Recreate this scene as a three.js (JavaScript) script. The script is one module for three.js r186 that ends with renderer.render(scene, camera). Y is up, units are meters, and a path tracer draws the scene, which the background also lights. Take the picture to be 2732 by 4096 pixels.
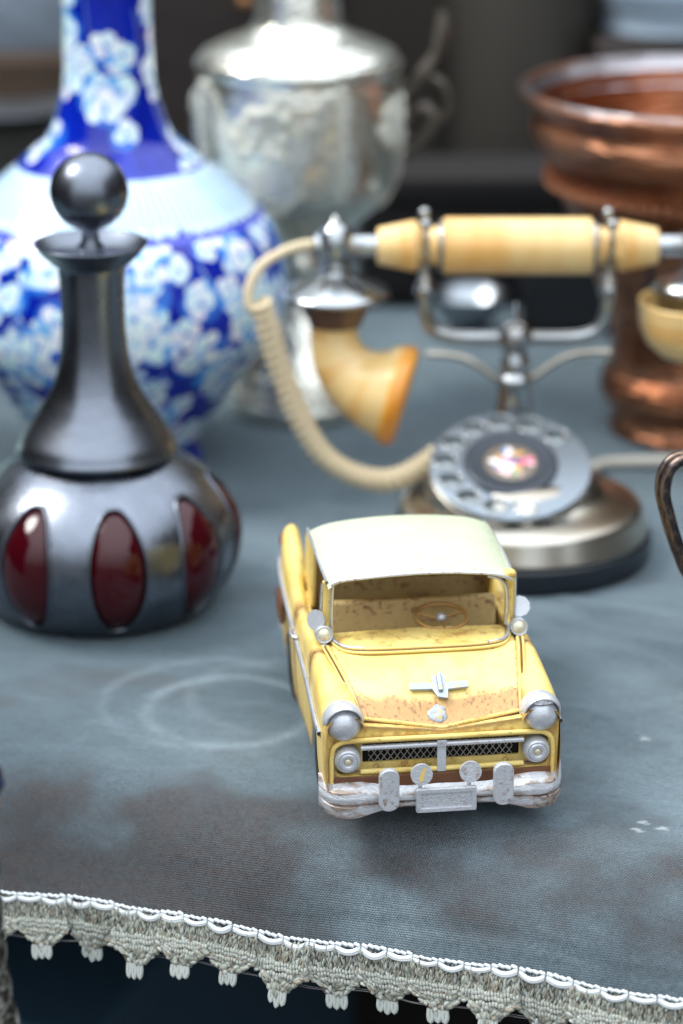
import * as THREE from 'three';
import { mergeGeometries, toCreasedNormals } from 'three/addons/utils/BufferGeometryUtils.js';
import { RoundedBoxGeometry } from 'three/addons/geometries/RoundedBoxGeometry.js';

// ---------------------------------------------------------------- camera, sky, sun, exposure
const scene = new THREE.Scene();
const camera = new THREE.PerspectiveCamera(22, 683 / 1024, 0.05, 60);
camera.position.set(0, 0.54, 0);
camera.rotation.x = -19.5 * Math.PI / 180;
camera.focus = 1.205;
camera.userData.fStop = 4.2;
const renderer = new THREE.WebGLRenderer({ antialias: true });
renderer.toneMapping = THREE.LinearToneMapping;
renderer.toneMappingExposure = 1.95;
renderer.shadowMap.enabled = true;
{ // overcast sky, a little blue, brightest overhead
  const W = 256, H = 128, d = new Float32Array(W * H * 4);
  for (let j = 0; j < H; j++) {
    const e = ((j + 0.5) / H - 0.5) * Math.PI, s = Math.max(0, Math.sin(e)), l = 0.3 + 1.3 * s;
    for (let i = 0; i < W; i++) d.set(e > 0 ? [l * 0.93, l * 1.0, l * 1.08, 1] : [0.1, 0.1, 0.1, 1], (j * W + i) * 4);
  }
  const t = new THREE.DataTexture(d, W, H, THREE.RGBAFormat, THREE.FloatType);
  t.mapping = THREE.EquirectangularReflectionMapping; t.magFilter = THREE.LinearFilter; t.needsUpdate = true;
  scene.background = t; scene.environment = t;
}
const sun = new THREE.DirectionalLight(new THREE.Color(1.0, 0.97, 0.92), 1.5);
sun.position.set(-1.55, 2.1, -1.45); sun.target.position.set(0, 0, -1.35);
sun.castShadow = true; sun.shadow.radius = 40; sun.shadow.mapSize.set(2048, 2048);
Object.assign(sun.shadow.camera, { left: -1.5, right: 1.5, top: 1.5, bottom: -1.5, near: 0.1, far: 6 });
scene.add(sun, sun.target);

// ---------------------------------------------------------------- helpers
let seed = 7;
const rnd = () => { seed = (seed + 0x6D2B79F5) | 0; let t = Math.imul(seed ^ (seed >>> 15), 1 | seed); t = (t + Math.imul(t ^ (t >>> 7), 61 | t)) ^ t; return ((t ^ (t >>> 14)) >>> 0) / 4294967296; };
const V = (x, y, z) => new THREE.Vector3(x, y, z);
const clamp = (x, a = 0, b = 1) => Math.min(b, Math.max(a, x));
const sstep = (a, b, x) => { const t = clamp((x - a) / (b - a)); return t * t * (3 - 2 * t); };
const lerp = (a, b, t) => a + (b - a) * t;
function interp(x, pts) { // piecewise smooth (Catmull-Rom) through [x, y]
  if (x <= pts[0][0]) return pts[0][1];
  for (let i = 0; i < pts.length - 1; i++) if (x <= pts[i + 1][0]) {
    const p = pts[i], q = pts[i + 1], o = pts[i - 1] || p, r = pts[i + 2] || q, t = (x - p[0]) / (q[0] - p[0]), dx = q[0] - p[0];
    const m0 = o === p ? (q[1] - p[1]) : (q[1] - o[1]) / (q[0] - o[0]) * dx, m1 = r === q ? (q[1] - p[1]) : (r[1] - p[1]) / (r[0] - p[0]) * dx;
    return (2 * t ** 3 - 3 * t * t + 1) * p[1] + (t ** 3 - 2 * t * t + t) * m0 + (-2 * t ** 3 + 3 * t * t) * q[1] + (t ** 3 - t * t) * m1;
  }
  return pts[pts.length - 1][1];
}
const HT = new Float32Array(65536); { for (let i = 0; i < 65536; i++) HT[i] = rnd(); }
function vnoise(x, y, per) { // value noise, optionally repeating every per cells
  let xi = Math.floor(x), yi = Math.floor(y); const fx = x - xi, fy = y - yi, sx = fx * fx * (3 - 2 * fx), sy = fy * fy * (3 - 2 * fy);
  const h = (a, b) => { if (per) { a = ((a % per) + per) % per; b = ((b % per) + per) % per; } return HT[((a * 374761393 + b * 668265263) >>> 5) & 65535]; };
  return lerp(lerp(h(xi, yi), h(xi + 1, yi), sx), lerp(h(xi, yi + 1), h(xi + 1, yi + 1), sx), sy);
}
function fbm(x, y, oct = 4, per) { let a = 0.5, s = 0, n = 0; for (let i = 0; i < oct; i++) { s += a * vnoise(x, y, per); n += a; x = x * 2 + 17 * (per ? 0 : 1); y *= 2; if (per) per *= 2; a *= 0.5; } return s / n; }
const lin = c => c <= 0.04045 ? c / 12.92 : ((c + 0.055) / 1.055) ** 2.4;
const srgb = c => c <= 0.0031308 ? c * 12.92 : 1.055 * c ** (1 / 2.4) - 0.055;
function colourTex(N, M, fn, rep = 1) { // fn(u, v) -> linear rgb
  const d = new Uint8Array(N * M * 4);
  for (let j = 0; j < M; j++) for (let i = 0; i < N; i++) { const c = fn((i + 0.5) / N, (j + 0.5) / M), k = (j * N + i) * 4; for (let m = 0; m < 3; m++) d[k + m] = 255 * srgb(clamp(c[m])); d[k + 3] = 255; }
  const t = new THREE.DataTexture(d, N, M); t.colorSpace = THREE.SRGBColorSpace; t.wrapS = t.wrapT = THREE.RepeatWrapping; t.magFilter = THREE.LinearFilter; t.repeat.set(rep, rep); t.needsUpdate = true; return t;
}
function greyTex(N, M, fn, rep = 1) {
  const d = new Uint8Array(N * M * 4);
  for (let j = 0; j < M; j++) for (let i = 0; i < N; i++) { const c = 255 * clamp(fn((i + 0.5) / N, (j + 0.5) / M)), k = (j * N + i) * 4; d[k] = d[k + 1] = d[k + 2] = c; d[k + 3] = 255; }
  const t = new THREE.DataTexture(d, N, M); t.wrapS = t.wrapT = THREE.RepeatWrapping; t.magFilter = THREE.LinearFilter; t.repeat.set(rep, rep); t.needsUpdate = true; return t;
}
const mixc = (a, b, t) => [lerp(a[0], b[0], t), lerp(a[1], b[1], t), lerp(a[2], b[2], t)];
const scalec = (a, k) => [a[0] * k, a[1] * k, a[2] * k];
const col = (r, g, b) => new THREE.Color().setRGB(r, g, b);
const mat = (o) => new THREE.MeshPhysicalMaterial({ side: THREE.DoubleSide, ...o });
const used = {};
function numbered(n) { used[n] = (used[n] ?? -1) + 1; return used[n] ? `${n}_${String(used[n]).padStart(3, '0')}` : n; }
function mesh(name, geo, m, parent) { const o = new THREE.Mesh(geo, m); o.name = name; o.castShadow = o.receiveShadow = true; parent?.add(o); return o; }
function thing(name, label, category, [x, y, z] = [0, 0, 0], turn = 0, group) {
  const o = new THREE.Group(); o.name = numbered(name); o.position.set(x, y, z); o.rotation.y = turn; o.userData = { label, category }; if (group) o.userData.group = group; scene.add(o); return o;
}
function solo(name, geo, m, label, category, pos = [0, 0, 0]) { const o = mesh(numbered(name), geo, m, scene); o.position.set(...pos); o.userData = { label, category }; return o; }
function struct(name, geo, m, parent) { const o = mesh(name, geo, m, parent || scene); o.userData = { kind: 'structure' }; return o; }
function grid(nu, nv, fn, closeU) { // fn(u, v) -> [x, y, z] or [x, y, z, s, t]
  const p = [], uv = [], ix = [];
  for (let j = 0; j <= nv; j++) for (let i = 0; i <= nu; i++) { const q = fn(i / nu, j / nv); p.push(q[0], q[1], q[2]); uv.push(q[3] ?? i / nu, q[4] ?? j / nv); }
  for (let j = 0; j < nv; j++) for (let i = 0; i < nu; i++) { const a = j * (nu + 1) + i, b = a + 1, c = a + nu + 1, d = c + 1; ix.push(a, b, d, a, d, c); }
  const g = new THREE.BufferGeometry(); g.setAttribute('position', new THREE.Float32BufferAttribute(p, 3)); g.setAttribute('uv', new THREE.Float32BufferAttribute(uv, 2)); g.setIndex(ix); g.computeVertexNormals();
  if (closeU) { const n = g.attributes.normal; for (let j = 0; j <= nv; j++) { const a = j * (nu + 1), b = a + nu, v = V(n.getX(a) + n.getX(b), n.getY(a) + n.getY(b), n.getZ(a) + n.getZ(b)).normalize(); n.setXYZ(a, v.x, v.y, v.z); n.setXYZ(b, v.x, v.y, v.z); } }
  return g;
}
function lathe(pts, seg = 64, n) { // pts [r, y]; n: resample smoothly
  let q = pts.map(p => new THREE.Vector2(Math.max(p[0], 1e-5), p[1]));
  if (n) q = new THREE.SplineCurve(q).getSpacedPoints(n).map(p => new THREE.Vector2(Math.max(p.x, 1e-5), p.y));
  return new THREE.LatheGeometry(q, seg);
}
const spline = (pts, closed = false) => new THREE.CatmullRomCurve3(pts, closed, 'centripetal');
const tube = (pts, r, n = 40, rad = 10, closed = false) => new THREE.TubeGeometry(spline(pts, closed), n, r, rad, closed);
function ptube(pts, r, rad = 8) { // straight pieces with round joints
  const gs = [];
  for (let i = 0; i < pts.length - 1; i++) { const a = pts[i], b = pts[i + 1], g = new THREE.CapsuleGeometry(r, a.distanceTo(b), 3, rad); g.applyQuaternion(new THREE.Quaternion().setFromUnitVectors(V(0, 1, 0), b.clone().sub(a).normalize())); g.translate((a.x + b.x) / 2, (a.y + b.y) / 2, (a.z + b.z) / 2); gs.push(g); }
  return merge(gs);
}
function sweep(pts, radii, seg = 32, n = 30) { // round section of changing radius along a path
  const c = spline(pts), fr = c.computeFrenetFrames(n, false), rr = radii.map((r, i) => [i / (radii.length - 1), r]);
  return grid(seg, n, (u, v) => { const k = Math.round(v * n), p = c.getPointAt(v), a = u * Math.PI * 2, r = interp(v, rr); return p.add(fr.normals[k].clone().multiplyScalar(r * Math.cos(a))).add(fr.binormals[k].clone().multiplyScalar(r * Math.sin(a))).toArray(); }, true);
}
function merge(list) { return mergeGeometries(list.map(g => { const h = g.index ? g.toNonIndexed() : g.clone(); for (const k of Object.keys(h.attributes)) if (!['position', 'normal', 'uv', 'color'].includes(k)) h.deleteAttribute(k); h.morphAttributes = {}; return h; })); }
function planar(g, scale) { // uv in metres * scale, by the face's main direction
  const h = g.index ? g.toNonIndexed() : g, p = h.attributes.position, uv = new Float32Array(p.count * 2), a = V(), b = V(), c = V(), n = V();
  for (let i = 0; i < p.count; i += 3) {
    a.fromBufferAttribute(p, i); b.fromBufferAttribute(p, i + 1); c.fromBufferAttribute(p, i + 2); n.crossVectors(b.clone().sub(a), c.clone().sub(a));
    const X = Math.abs(n.x), Y = Math.abs(n.y), Z = Math.abs(n.z);
    [a, b, c].forEach((v, k) => { const q = Y >= X && Y >= Z ? [v.x, v.z] : X >= Z ? [v.z, v.y] : [v.x, v.y]; uv[(i + k) * 2] = q[0] * scale; uv[(i + k) * 2 + 1] = q[1] * scale; });
  }
  h.setAttribute('uv', new THREE.BufferAttribute(uv, 2)); return h;
}
function extr(shape, depth, bevel = 0, seg = 2, cs = 16) { return new THREE.ExtrudeGeometry(shape, { depth, bevelEnabled: bevel > 0, bevelSize: bevel, bevelThickness: bevel, bevelSegments: seg, curveSegments: cs }); }
function rrect(w, h, r, x = 0, y = 0, S = THREE.Shape) { const s = new S(); const a = x - w / 2, b = y - h / 2; s.moveTo(a + r, b); s.lineTo(a + w - r, b); s.absarc(a + w - r, b + r, r, -Math.PI / 2, 0); s.lineTo(a + w, b + h - r); s.absarc(a + w - r, b + h - r, r, 0, Math.PI / 2); s.lineTo(a + r, b + h); s.absarc(a + r, b + h - r, r, Math.PI / 2, Math.PI); s.lineTo(a, b + r); s.absarc(a + r, b + r, r, Math.PI, Math.PI * 1.5); return s; }

// ---------------------------------------------------------------- the setting: ground, added cloths that hold back the sky
const GY = -0.75;
const darkStone = mat({ color: col(0.06, 0.06, 0.06), roughness: 0.9, bumpMap: greyTex(256, 256, (u, v) => fbm(u * 16, v * 16, 4, 16), 1), bumpScale: 0.004 });
{ const g = new THREE.PlaneGeometry(40, 40, 1, 1); g.rotateX(-Math.PI / 2); g.translate(0, GY, -6); struct('ground', planar(g, 1), darkStone); }
const feltTex = colourTex(256, 256, (u, v) => scalec([0.06, 0.05, 0.042], 0.7 + 0.6 * fbm(u * 10, v * 10, 4, 10))); // brown canvas of the added cloths
{ // unseen sagging canvas roof, added to shade the goods at the back
  const g = grid(40, 24, (u, v) => { const x = lerp(-2.6, 2.6, u), z = lerp(-2.4, -3.1, v); return [x, 0.97 + 0.12 * v - 0.05 * Math.sin(v * Math.PI) * (0.6 + 0.4 * Math.cos(x * 3)), z]; });
  struct('added_canopy', g, mat({ map: feltTex, roughness: 1 }));
}
{ // brown cloth added behind the goods to keep out the sky, in shallow folds
  const g = grid(160, 6, (u, v) => { const x = lerp(-2.6, 2.6, u); return [x, GY + v * 1.72, -3.0 + 0.03 * Math.sin(x * 21) + 0.02 * Math.sin(x * 47 + 1)]; });
  struct('backdrop', g, mat({ map: feltTex, roughness: 1 }));
}

{ // unseen cloths added left and right to darken the reflections in the metals
  const m = mat({ map: feltTex, roughness: 1 });
  for (const s of [-1, 1]) { const g = grid(120, 6, (u, v) => { const z = lerp(-3.0, 0.1, u); return [s * (1.75 + 0.03 * Math.sin(z * 19) + 0.02 * Math.sin(z * 43)), GY + v * 2.5, z]; }); struct(s < 0 ? 'added_cloth_left' : 'added_cloth_right', g, m); }
}

// ---------------------------------------------------------------- tablecloth
const folds = [[0.2067, -0.2518, 0.3076, -0.214, 3, 6], [0.2141, -0.2787, 0.2999, -0.2572, 2.5, 5], [0.2451, -0.2071, 0.3139, -0.1789, 2.5, 7], [0.0571, -0.1354, 0.1117, -0.0975, 1.5, 6], [0.0517, -0.2136, 0.1021, -0.1623, 2, 8], [-0.047, -0.1027, 0.0239, -0.0879, 1.5, 7], [0.2631, -0.1161, 0.3275, -0.1031, 1.5, 6], [-0.0209, -0.3866, 0.0897, -0.3785, 4, 12], [0.0114, -0.6233, 0.1055, -0.5885, 4, 14], [0.1139, -0.6555, 0.1593, -0.6921, 3, 12], [0.0084, -0.3364, 0.0594, -0.2518, 3, 11], [0.2928, -0.0604, 0.3311, -0.0828, 2, 6]];
function foldLift(a, s) { // raised creases in the cloth
  let h = 0;
  for (const [a0, s0, a1, s1, mmH, mmW] of folds) { const dx = a1 - a0, dy = s1 - s0, L2 = dx * dx + dy * dy, t = ((a - a0) * dx + (s - s0) * dy) / L2; if (t < -0.25 || t > 1.25) continue; const d = ((a - a0) * dy - (s - s0) * dx) / Math.sqrt(L2) + 0.006 * Math.sin(t * 4 + a0 * 90), w = mmW / 1000; h += mmH / 1000 * Math.exp(-(d * d) / (2 * w * w)) * (d > 0 ? 1 : 0.8) * sstep(-0.25, 0.25, t) * sstep(1.25, 0.75, t) - mmH / 3000 * Math.exp(-((d - 2.2 * w) ** 2) / (2 * w * w)) * sstep(-0.25, 0.25, t) * sstep(1.25, 0.75, t); }
  return h;
}
const E0 = V(-0.168, 0, -1.187), ET = V(0.9541, 0, 0.2994), EN = V(-0.2994, 0, 0.9541), PHI = 70 * Math.PI / 180;
const foldR = a => 0.03 + 0.045 * clamp((a + 0.02) / 0.36);
const hemS = a => 0.0792 + 0.031 * (a - 0.001) + 0.0011 * Math.sin(a * 37 + 1) + 0.0008 * Math.sin(a * 83);
function clothPoint(a, s, lift = 0) { // a along the table edge, s across it (negative on the table top)
  const R = foldR(a); let o, d, nn = 0;
  if (s < 0) { o = s; d = 0; } else if (s < R * PHI) { o = R * Math.sin(s / R); d = R * (1 - Math.cos(s / R)); nn = s / R; } else { const e = s - R * PHI; o = R * Math.sin(PHI) + e * Math.cos(PHI); d = R * (1 - Math.cos(PHI)) + e * Math.sin(PHI); nn = PHI; }
  const p = E0.clone().addScaledVector(ET, a).addScaledVector(EN, o); p.y -= d;
  // soft wrinkles
  const w = 0.0016 * (fbm(a * 9 + s * 3 + 5, s * 14 - a * 5 + 9, 3) - 0.5) + 0.0022 * sstep(0.1, 0.3, a) * sstep(0.02, -0.1, s) * (fbm(a * 4 + s * 10, s * 30 - a * 14, 2) - 0.5) + (s > 0.03 ? 0.006 * sstep(0.03, 0.09, s) * (fbm(a * 13 + 3, 1.5, 3) - 0.5) : 0);
  const he = hemS(a) - s, h = w - 0.0008 + lift + (s < 0.02 ? 0.75 * foldLift(a, s) : 0) - 0.0011 * Math.exp(-(((he - 0.0135 - 0.003 * Math.sin(a * 31)) / 0.0022) ** 2)) * sstep(0.12, 0.2, a) + (s > 0.01 ? 0.0035 * sstep(0.01, 0.07, s) * Math.sin(a * 44 + 1.3 + 6 * s) * fbm(a * 7 + 2, 3.3, 2) : 0);
  return p.addScaledVector(V(EN.x * Math.sin(nn), Math.cos(nn), EN.z * Math.sin(nn)), h);
}
const tcloth = thing('tablecloth', 'worn blue-grey velvet tablecloth with a crocheted lace hem, spread under all the goods', 'tablecloth');
{
  const toAS = (x, z) => { const dx = x - E0.x, dz = z - E0.z; return [dx * ET.x + dz * ET.z, dx * EN.x + dz * EN.z]; };
  const U = (a) => a + 0.32, Vv = (s) => s + 0.75; // 1 m square of cloth: a -0.32 .. 0.68, s -0.75 .. 0.25
  const rings = [[-0.0565, -1.2245, 0.0425, 0.003, 1], [-0.066, -1.236, 0.0555, 0.003, 0.5], [-0.03, -1.243, 0.047, 0.003, 0.35], [-0.045, -1.205, 0.03, 0.003, 0.2], [0.135, -1.3, 0.07, 0.003, 0.25]].map(([x, z, r, w, k]) => [...toAS(x, z), r, w, k]);
  const flecks = [[0.139, -1.098], [0.147, -1.092], [0.136, -1.09], [0.15, -1.19]].map(([x, z]) => toAS(x, z));
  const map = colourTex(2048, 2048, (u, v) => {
    const a = u - 0.32, s = v - 0.75;
    const n1 = fbm(a * 7 + 3, s * 7 + 8, 4), n2 = fbm(a * 28, s * 28, 3), n3 = vnoise(a * 1500, s * 1500), n4 = fbm(a * 90, s * 260, 2), n5 = vnoise(a * 620, s * 800);
    let c = mixc([0.108, 0.142, 0.165], [0.195, 0.25, 0.282], sstep(0.25, 0.75, n1));
    c = scalec(c, 0.74 + 0.26 * n2 + 0.2 * (n4 - 0.5) + 0.26 * (n3 - 0.5) + 0.22 * (n5 - 0.5));
    // brown soiling, mostly where hands brush the hanging edge
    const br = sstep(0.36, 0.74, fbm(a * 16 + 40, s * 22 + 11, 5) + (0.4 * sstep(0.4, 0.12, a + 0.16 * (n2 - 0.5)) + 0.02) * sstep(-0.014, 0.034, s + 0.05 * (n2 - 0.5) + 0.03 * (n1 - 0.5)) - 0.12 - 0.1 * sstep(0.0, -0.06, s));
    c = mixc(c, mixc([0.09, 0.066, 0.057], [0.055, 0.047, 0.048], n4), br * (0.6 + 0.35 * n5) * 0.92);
    // combed pile and pale dust rings where round feet stood
    for (const [ra, rs, r, w, k] of rings) { const d = Math.hypot(a - ra, s - rs) + (n2 - 0.5) * 0.004 - r; if (Math.abs(d) < 0.012) { const q = Math.exp(-d * d / (2 * w * w)) * k * sstep(0.05, 0.55, fbm(a * 48 + r * 90, s * 48, 3)) * (0.6 + 0.7 * n5); c = mixc(c, [0.3, 0.37, 0.41], 0.52 * q); } }
    for (const [fa, fs] of flecks) { const d = Math.hypot((a - fa) * 0.6, s - fs) + (n5 - 0.5) * 0.002; if (d < 0.0024) c = mixc(c, [0.5, 0.55, 0.58], sstep(0.0024, 0.0008, d) * 0.7); }
    return c;
  });
  map.wrapS = map.wrapT = THREE.MirroredRepeatWrapping;
  const weave = greyTex(512, 512, (u, v) => { // basket of raised threads, 16 x 20 per tile
    const x = u * 16 + 0.35 * (fbm(u * 8, v * 8, 2, 8) - 0.5), y = v * 20 + 0.5 * (fbm(u * 8 + 3, v * 8, 2, 8) - 0.5), r = Math.floor(y), xs = x + (r % 2) * 0.5;
    return 0.15 + 0.65 * Math.abs(Math.sin(Math.PI * xs)) ** 0.8 * Math.abs(Math.sin(Math.PI * y)) ** 0.7 + 0.25 * (vnoise(u * 128, v * 128, 128) - 0.5);
  }, 1 / 0.021);
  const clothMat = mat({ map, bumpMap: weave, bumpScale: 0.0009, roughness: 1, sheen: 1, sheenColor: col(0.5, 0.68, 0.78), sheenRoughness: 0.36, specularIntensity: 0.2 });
  const sheet = grid(330, 300, (u, v) => {
    const a = lerp(-0.75, 1.05, u), e = hemS(a); const s = v < 0.3 ? lerp(-1.35, -0.5, v / 0.3) : lerp(-0.5, e, (v - 0.3) / 0.7);
    const p = clothPoint(a, s); return [p.x, p.y, p.z, U(a), Vv(s)];
  });
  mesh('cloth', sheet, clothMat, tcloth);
  // hem: white braid, crocheted lace with tassels
  const white = mat({ color: col(0.6, 0.64, 0.66), roughness: 0.9 });
  const tuftMat = mat({ vertexColors: true, roughness: 1 });
  const ends = []; // points along the hem at equal spacing
  const N = 2400; let acc = 0, last = null, next = 0; const step = 0.0127;
  for (let i = 0; i <= N; i++) { const a = lerp(-0.2, 0.46, i / N), p = clothPoint(a, hemS(a) - 0.0004); if (last) acc += p.distanceTo(last); last = p; if (acc >= next) { ends.push(p); next += step; } }
  const paint = (g, c) => { const n = g.attributes.position.count, d = new Float32Array(n * 3); for (let i = 0; i < n; i++) d.set(c, i * 3); g.setAttribute('color', new THREE.BufferAttribute(d, 3)); return g; };
  const ell = (x, y, z, rx, ry, rz, rot = 0, det = 2) => { const g = new THREE.IcosahedronGeometry(1, det); const p = g.attributes.position; for (let i = 0; i < p.count; i++) { const q = 1 + 0.22 * (vnoise(p.getX(i) * 2.3 + x * 3000, p.getY(i) * 2.3 + p.getZ(i) * 1.7 + y * 3000) - 0.5); p.setXYZ(i, p.getX(i) * q, p.getY(i) * q, p.getZ(i) * q); } g.scale(rx, ry, rz); g.rotateZ(rot); g.translate(x, y, z); g.deleteAttribute('uv'); g.computeVertexNormals(); return g; };
  const nouv = g => { const h = g.index ? g.toNonIndexed() : g; h.deleteAttribute('uv'); return h; };
  const mm = 0.001;
  const braids = [0, 1, 2].map(k => { // x along the hem, y up, z out
    const gs = [];
    for (let i = 0; i < 4; i++) { const g = new THREE.CapsuleGeometry(0.85 * mm, 1.7 * mm, 3, 7); g.rotateZ(Math.PI / 2 - 0.35 + 0.15 * rnd()); g.translate((-4.6 + 3.05 * i) * mm, (1.9 + (i % 2) * 0.3 + rnd() * 0.3) * mm, 1.3 * mm); gs.push(nouv(g)); }
    const sag = 1.5 + 0.5 * k;
    for (let r = 0; r < 3; r++) gs.push(nouv(tube([-5.9, -4.6, -2.5, 0, 2.5, 4.6, 5.9].map(x => V(x * mm, (1.6 - r * 0.85 - (sag - r * 0.2) * (1 - (x / 5.9) ** 2)) * mm, (1.2 + 0.5 * (1 - (x / 5.9) ** 2) - (r === 1 ? -0.25 : 0)) * mm)), 0.72 * mm, 18, 6)));
    const kn = new THREE.SphereGeometry(1.15 * mm, 8, 6); kn.scale(0.7, 1.6, 1); kn.translate(5.6 * mm, 0.6 * mm, 1.1 * mm); gs.push(nouv(kn));
    return mergeGeometries(gs);
  });
  const tones = [[0.29, 0.31, 0.27], [0.34, 0.365, 0.33], [0.23, 0.24, 0.2], [0.39, 0.41, 0.38], [0.26, 0.235, 0.185], [0.31, 0.315, 0.265]];
  const tone = () => { const t = tones[Math.floor(rnd() * tones.length)], k = 0.85 + 0.3 * rnd(); return t.map(c => c * k); };
  const laces = [0, 1, 2, 3].map(() => {
    const gs = [], pick = [];
    const L = 25.4;
    for (let i = 0; i < 420; i++) { // tufts: a full band above, a point below
      const x = (rnd() - 0.5) * L, band = rnd() < 0.5, depth = 25 - 9 * Math.min(1, Math.abs(x) / (L * 0.46)) ** 1.3; const y = band ? -rnd() * 11 - 0.5 : -10 - rnd() * Math.max(0.5, depth - 10.5);
      const big = y < -12; gs.push(paint(ell(x * mm, y * mm, (rnd() * 1.8 - 0.4) * mm, (big ? 0.8 + rnd() * 0.5 : 0.42 + rnd() * 0.25) * mm, (big ? 1.3 + rnd() * 0.8 : 1.4 + rnd() * 1.2) * mm, (0.8 + rnd() * 0.5) * mm, big ? -x * 0.11 + (rnd() - 0.5) * 1.2 : (rnd() - 0.5) * 0.8, 1), tone()));
    }
    for (const [y, x0, x1] of [[-10.6, -12.7, 12.7], [-12.6, -8, 8], [-15.4, -6, 6]]) { // corded rows
      for (let x = x0; x < x1; x += 1.45) gs.push(paint(ell((x + 0.7) * mm, (y + 0.35 * Math.sin(x)) * mm, 1.7 * mm, 0.72 * mm, 1.25 * mm, 0.8 * mm, 0.1), scalec([0.38, 0.4, 0.36], 0.85 + 0.25 * rnd())));
    }
    { const g = nouv(new THREE.BoxGeometry(L * mm, 14 * mm, 0.8 * mm, 1, 1, 1)); g.translate(0, -7.4 * mm, -0.6 * mm); gs.push(paint(g, [0.16, 0.145, 0.11])); }
    { const s = new THREE.Shape(); s.moveTo(-12 * mm, -12 * mm); s.lineTo(12 * mm, -12 * mm); s.lineTo(5 * mm, -23 * mm); s.lineTo(-5 * mm, -23 * mm); const g = nouv(extr(s, 0.7 * mm)); g.translate(0, 0, -1 * mm); gs.push(paint(g, [0.15, 0.135, 0.105])); }
    const ts = [], k0 = rnd() * 0.8;
    for (let i = 0; i < 3; i++) { const x = -3 + 3 * i + (rnd() - 0.5) * 0.5, len = 5.4 + rnd() * 2 - Math.abs(i - 1) * 0.5; ts.push(nouv(tube([V((x - 0.62) * mm, -22.5 * mm, 0.6 * mm), V((x - 0.72 + 0.25 * k0) * mm, (-22.5 - len * 0.7) * mm, 0.9 * mm), V((x + 0.2) * mm, (-22.9 - len) * mm, 0.8 * mm), V((x + 0.85 + 0.25 * k0) * mm, (-22.5 - len * 0.7) * mm, 0.9 * mm), V((x + 0.62) * mm, -22.5 * mm, 0.6 * mm)], 1.0 * mm, 18, 7))); }
    return [mergeGeometries(gs.map(g => g.index ? g.toNonIndexed() : g)), mergeGeometries(ts)];
  });
  const tassMat = mat({ color: col(0.36, 0.39, 0.37), roughness: 0.95 });
  const dn = 78 * Math.PI / 180;
  const place = (o, p, q, tilt) => { const x = q.clone().sub(p).normalize(), down = EN.clone().multiplyScalar(Math.cos(tilt)).add(V(0, -Math.sin(tilt), 0)), z = x.clone().cross(down.clone().negate()).normalize(), y = z.clone().cross(x); o.matrixAutoUpdate = true; o.quaternion.setFromRotationMatrix(new THREE.Matrix4().makeBasis(x, y, z)); o.position.copy(p.clone().add(q).multiplyScalar(0.5)); };
  let nb = 0, nl = 0;
  for (let i = 0; i + 1 < ends.length; i++) { const o = mesh(nb ? `braid_loop_${String(nb).padStart(3, '0')}` : 'braid_loop', braids[i % 3], white, tcloth); nb++; place(o, ends[i], ends[i + 1], PHI + 0.05 + (rnd() - 0.5) * 0.15); o.rotateZ((rnd() - 0.5) * 0.1); o.scale.set(1, 0.85 + 0.35 * rnd(), 0.9 + 0.3 * rnd()); }
  for (let i = 0; i + 2 < ends.length; i += 2) {
    const [g, t] = laces[(i / 2 * 7) % 4]; const o = mesh(nl ? `lace_point_${String(nl).padStart(3, '0')}` : 'lace_point', g, tuftMat, tcloth); nl++;
    place(o, ends[i], ends[i + 2], dn + (rnd() - 0.5) * 0.3); o.rotateZ((rnd() - 0.5) * 0.1); o.rotateY((rnd() - 0.5) * 0.25); o.scale.set(1.03, 0.9 + 0.2 * rnd(), 1); const ts = mesh('tassel', t, tassMat, o); ts.position.x = (rnd() - 0.5) * 0.002; ts.scale.set(0.9 + 0.25 * rnd(), 1, 1);
  }
  const th = ends.map((p, i) => p.clone().add(V(0, -0.0205 - 0.0008 * Math.sin(i * 1.7), 0)).addScaledVector(EN, 0.002));
  mesh('edge_thread', merge([tube(th, 0.00022, 300, 5), tube(th.map((p, i) => p.clone().add(V(0, 0.0007 + 0.0004 * Math.sin(i * 4), 0))), 0.00018, 300, 5)]), mat({ color: col(0.2, 0.2, 0.2), roughness: 0.8 }), tcloth);
}
{ // the trestle table below the cloth
  const t = thing('table', 'dark trestle table hidden under the blue-grey tablecloth', 'table', [E0.x, 0, E0.z], -Math.atan2(ET.z, ET.x));
  const dark = mat({ color: col(0.04, 0.03, 0.025), roughness: 0.8 });
  const b = new RoundedBoxGeometry(1.6, 0.028, 1.25, 2, 0.004); b.translate(0.15, -0.0185, -0.632); mesh('table_top', b, dark, t);
  for (const [x, z] of [[-0.58, -0.08], [0.88, -0.08], [-0.58, -1.17], [0.88, -1.17]]) { const g = new RoundedBoxGeometry(0.05, 0.7175, 0.05, 2, 0.004); g.translate(x, -0.39125, z); mesh('leg', g, dark, t); }
}

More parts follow.
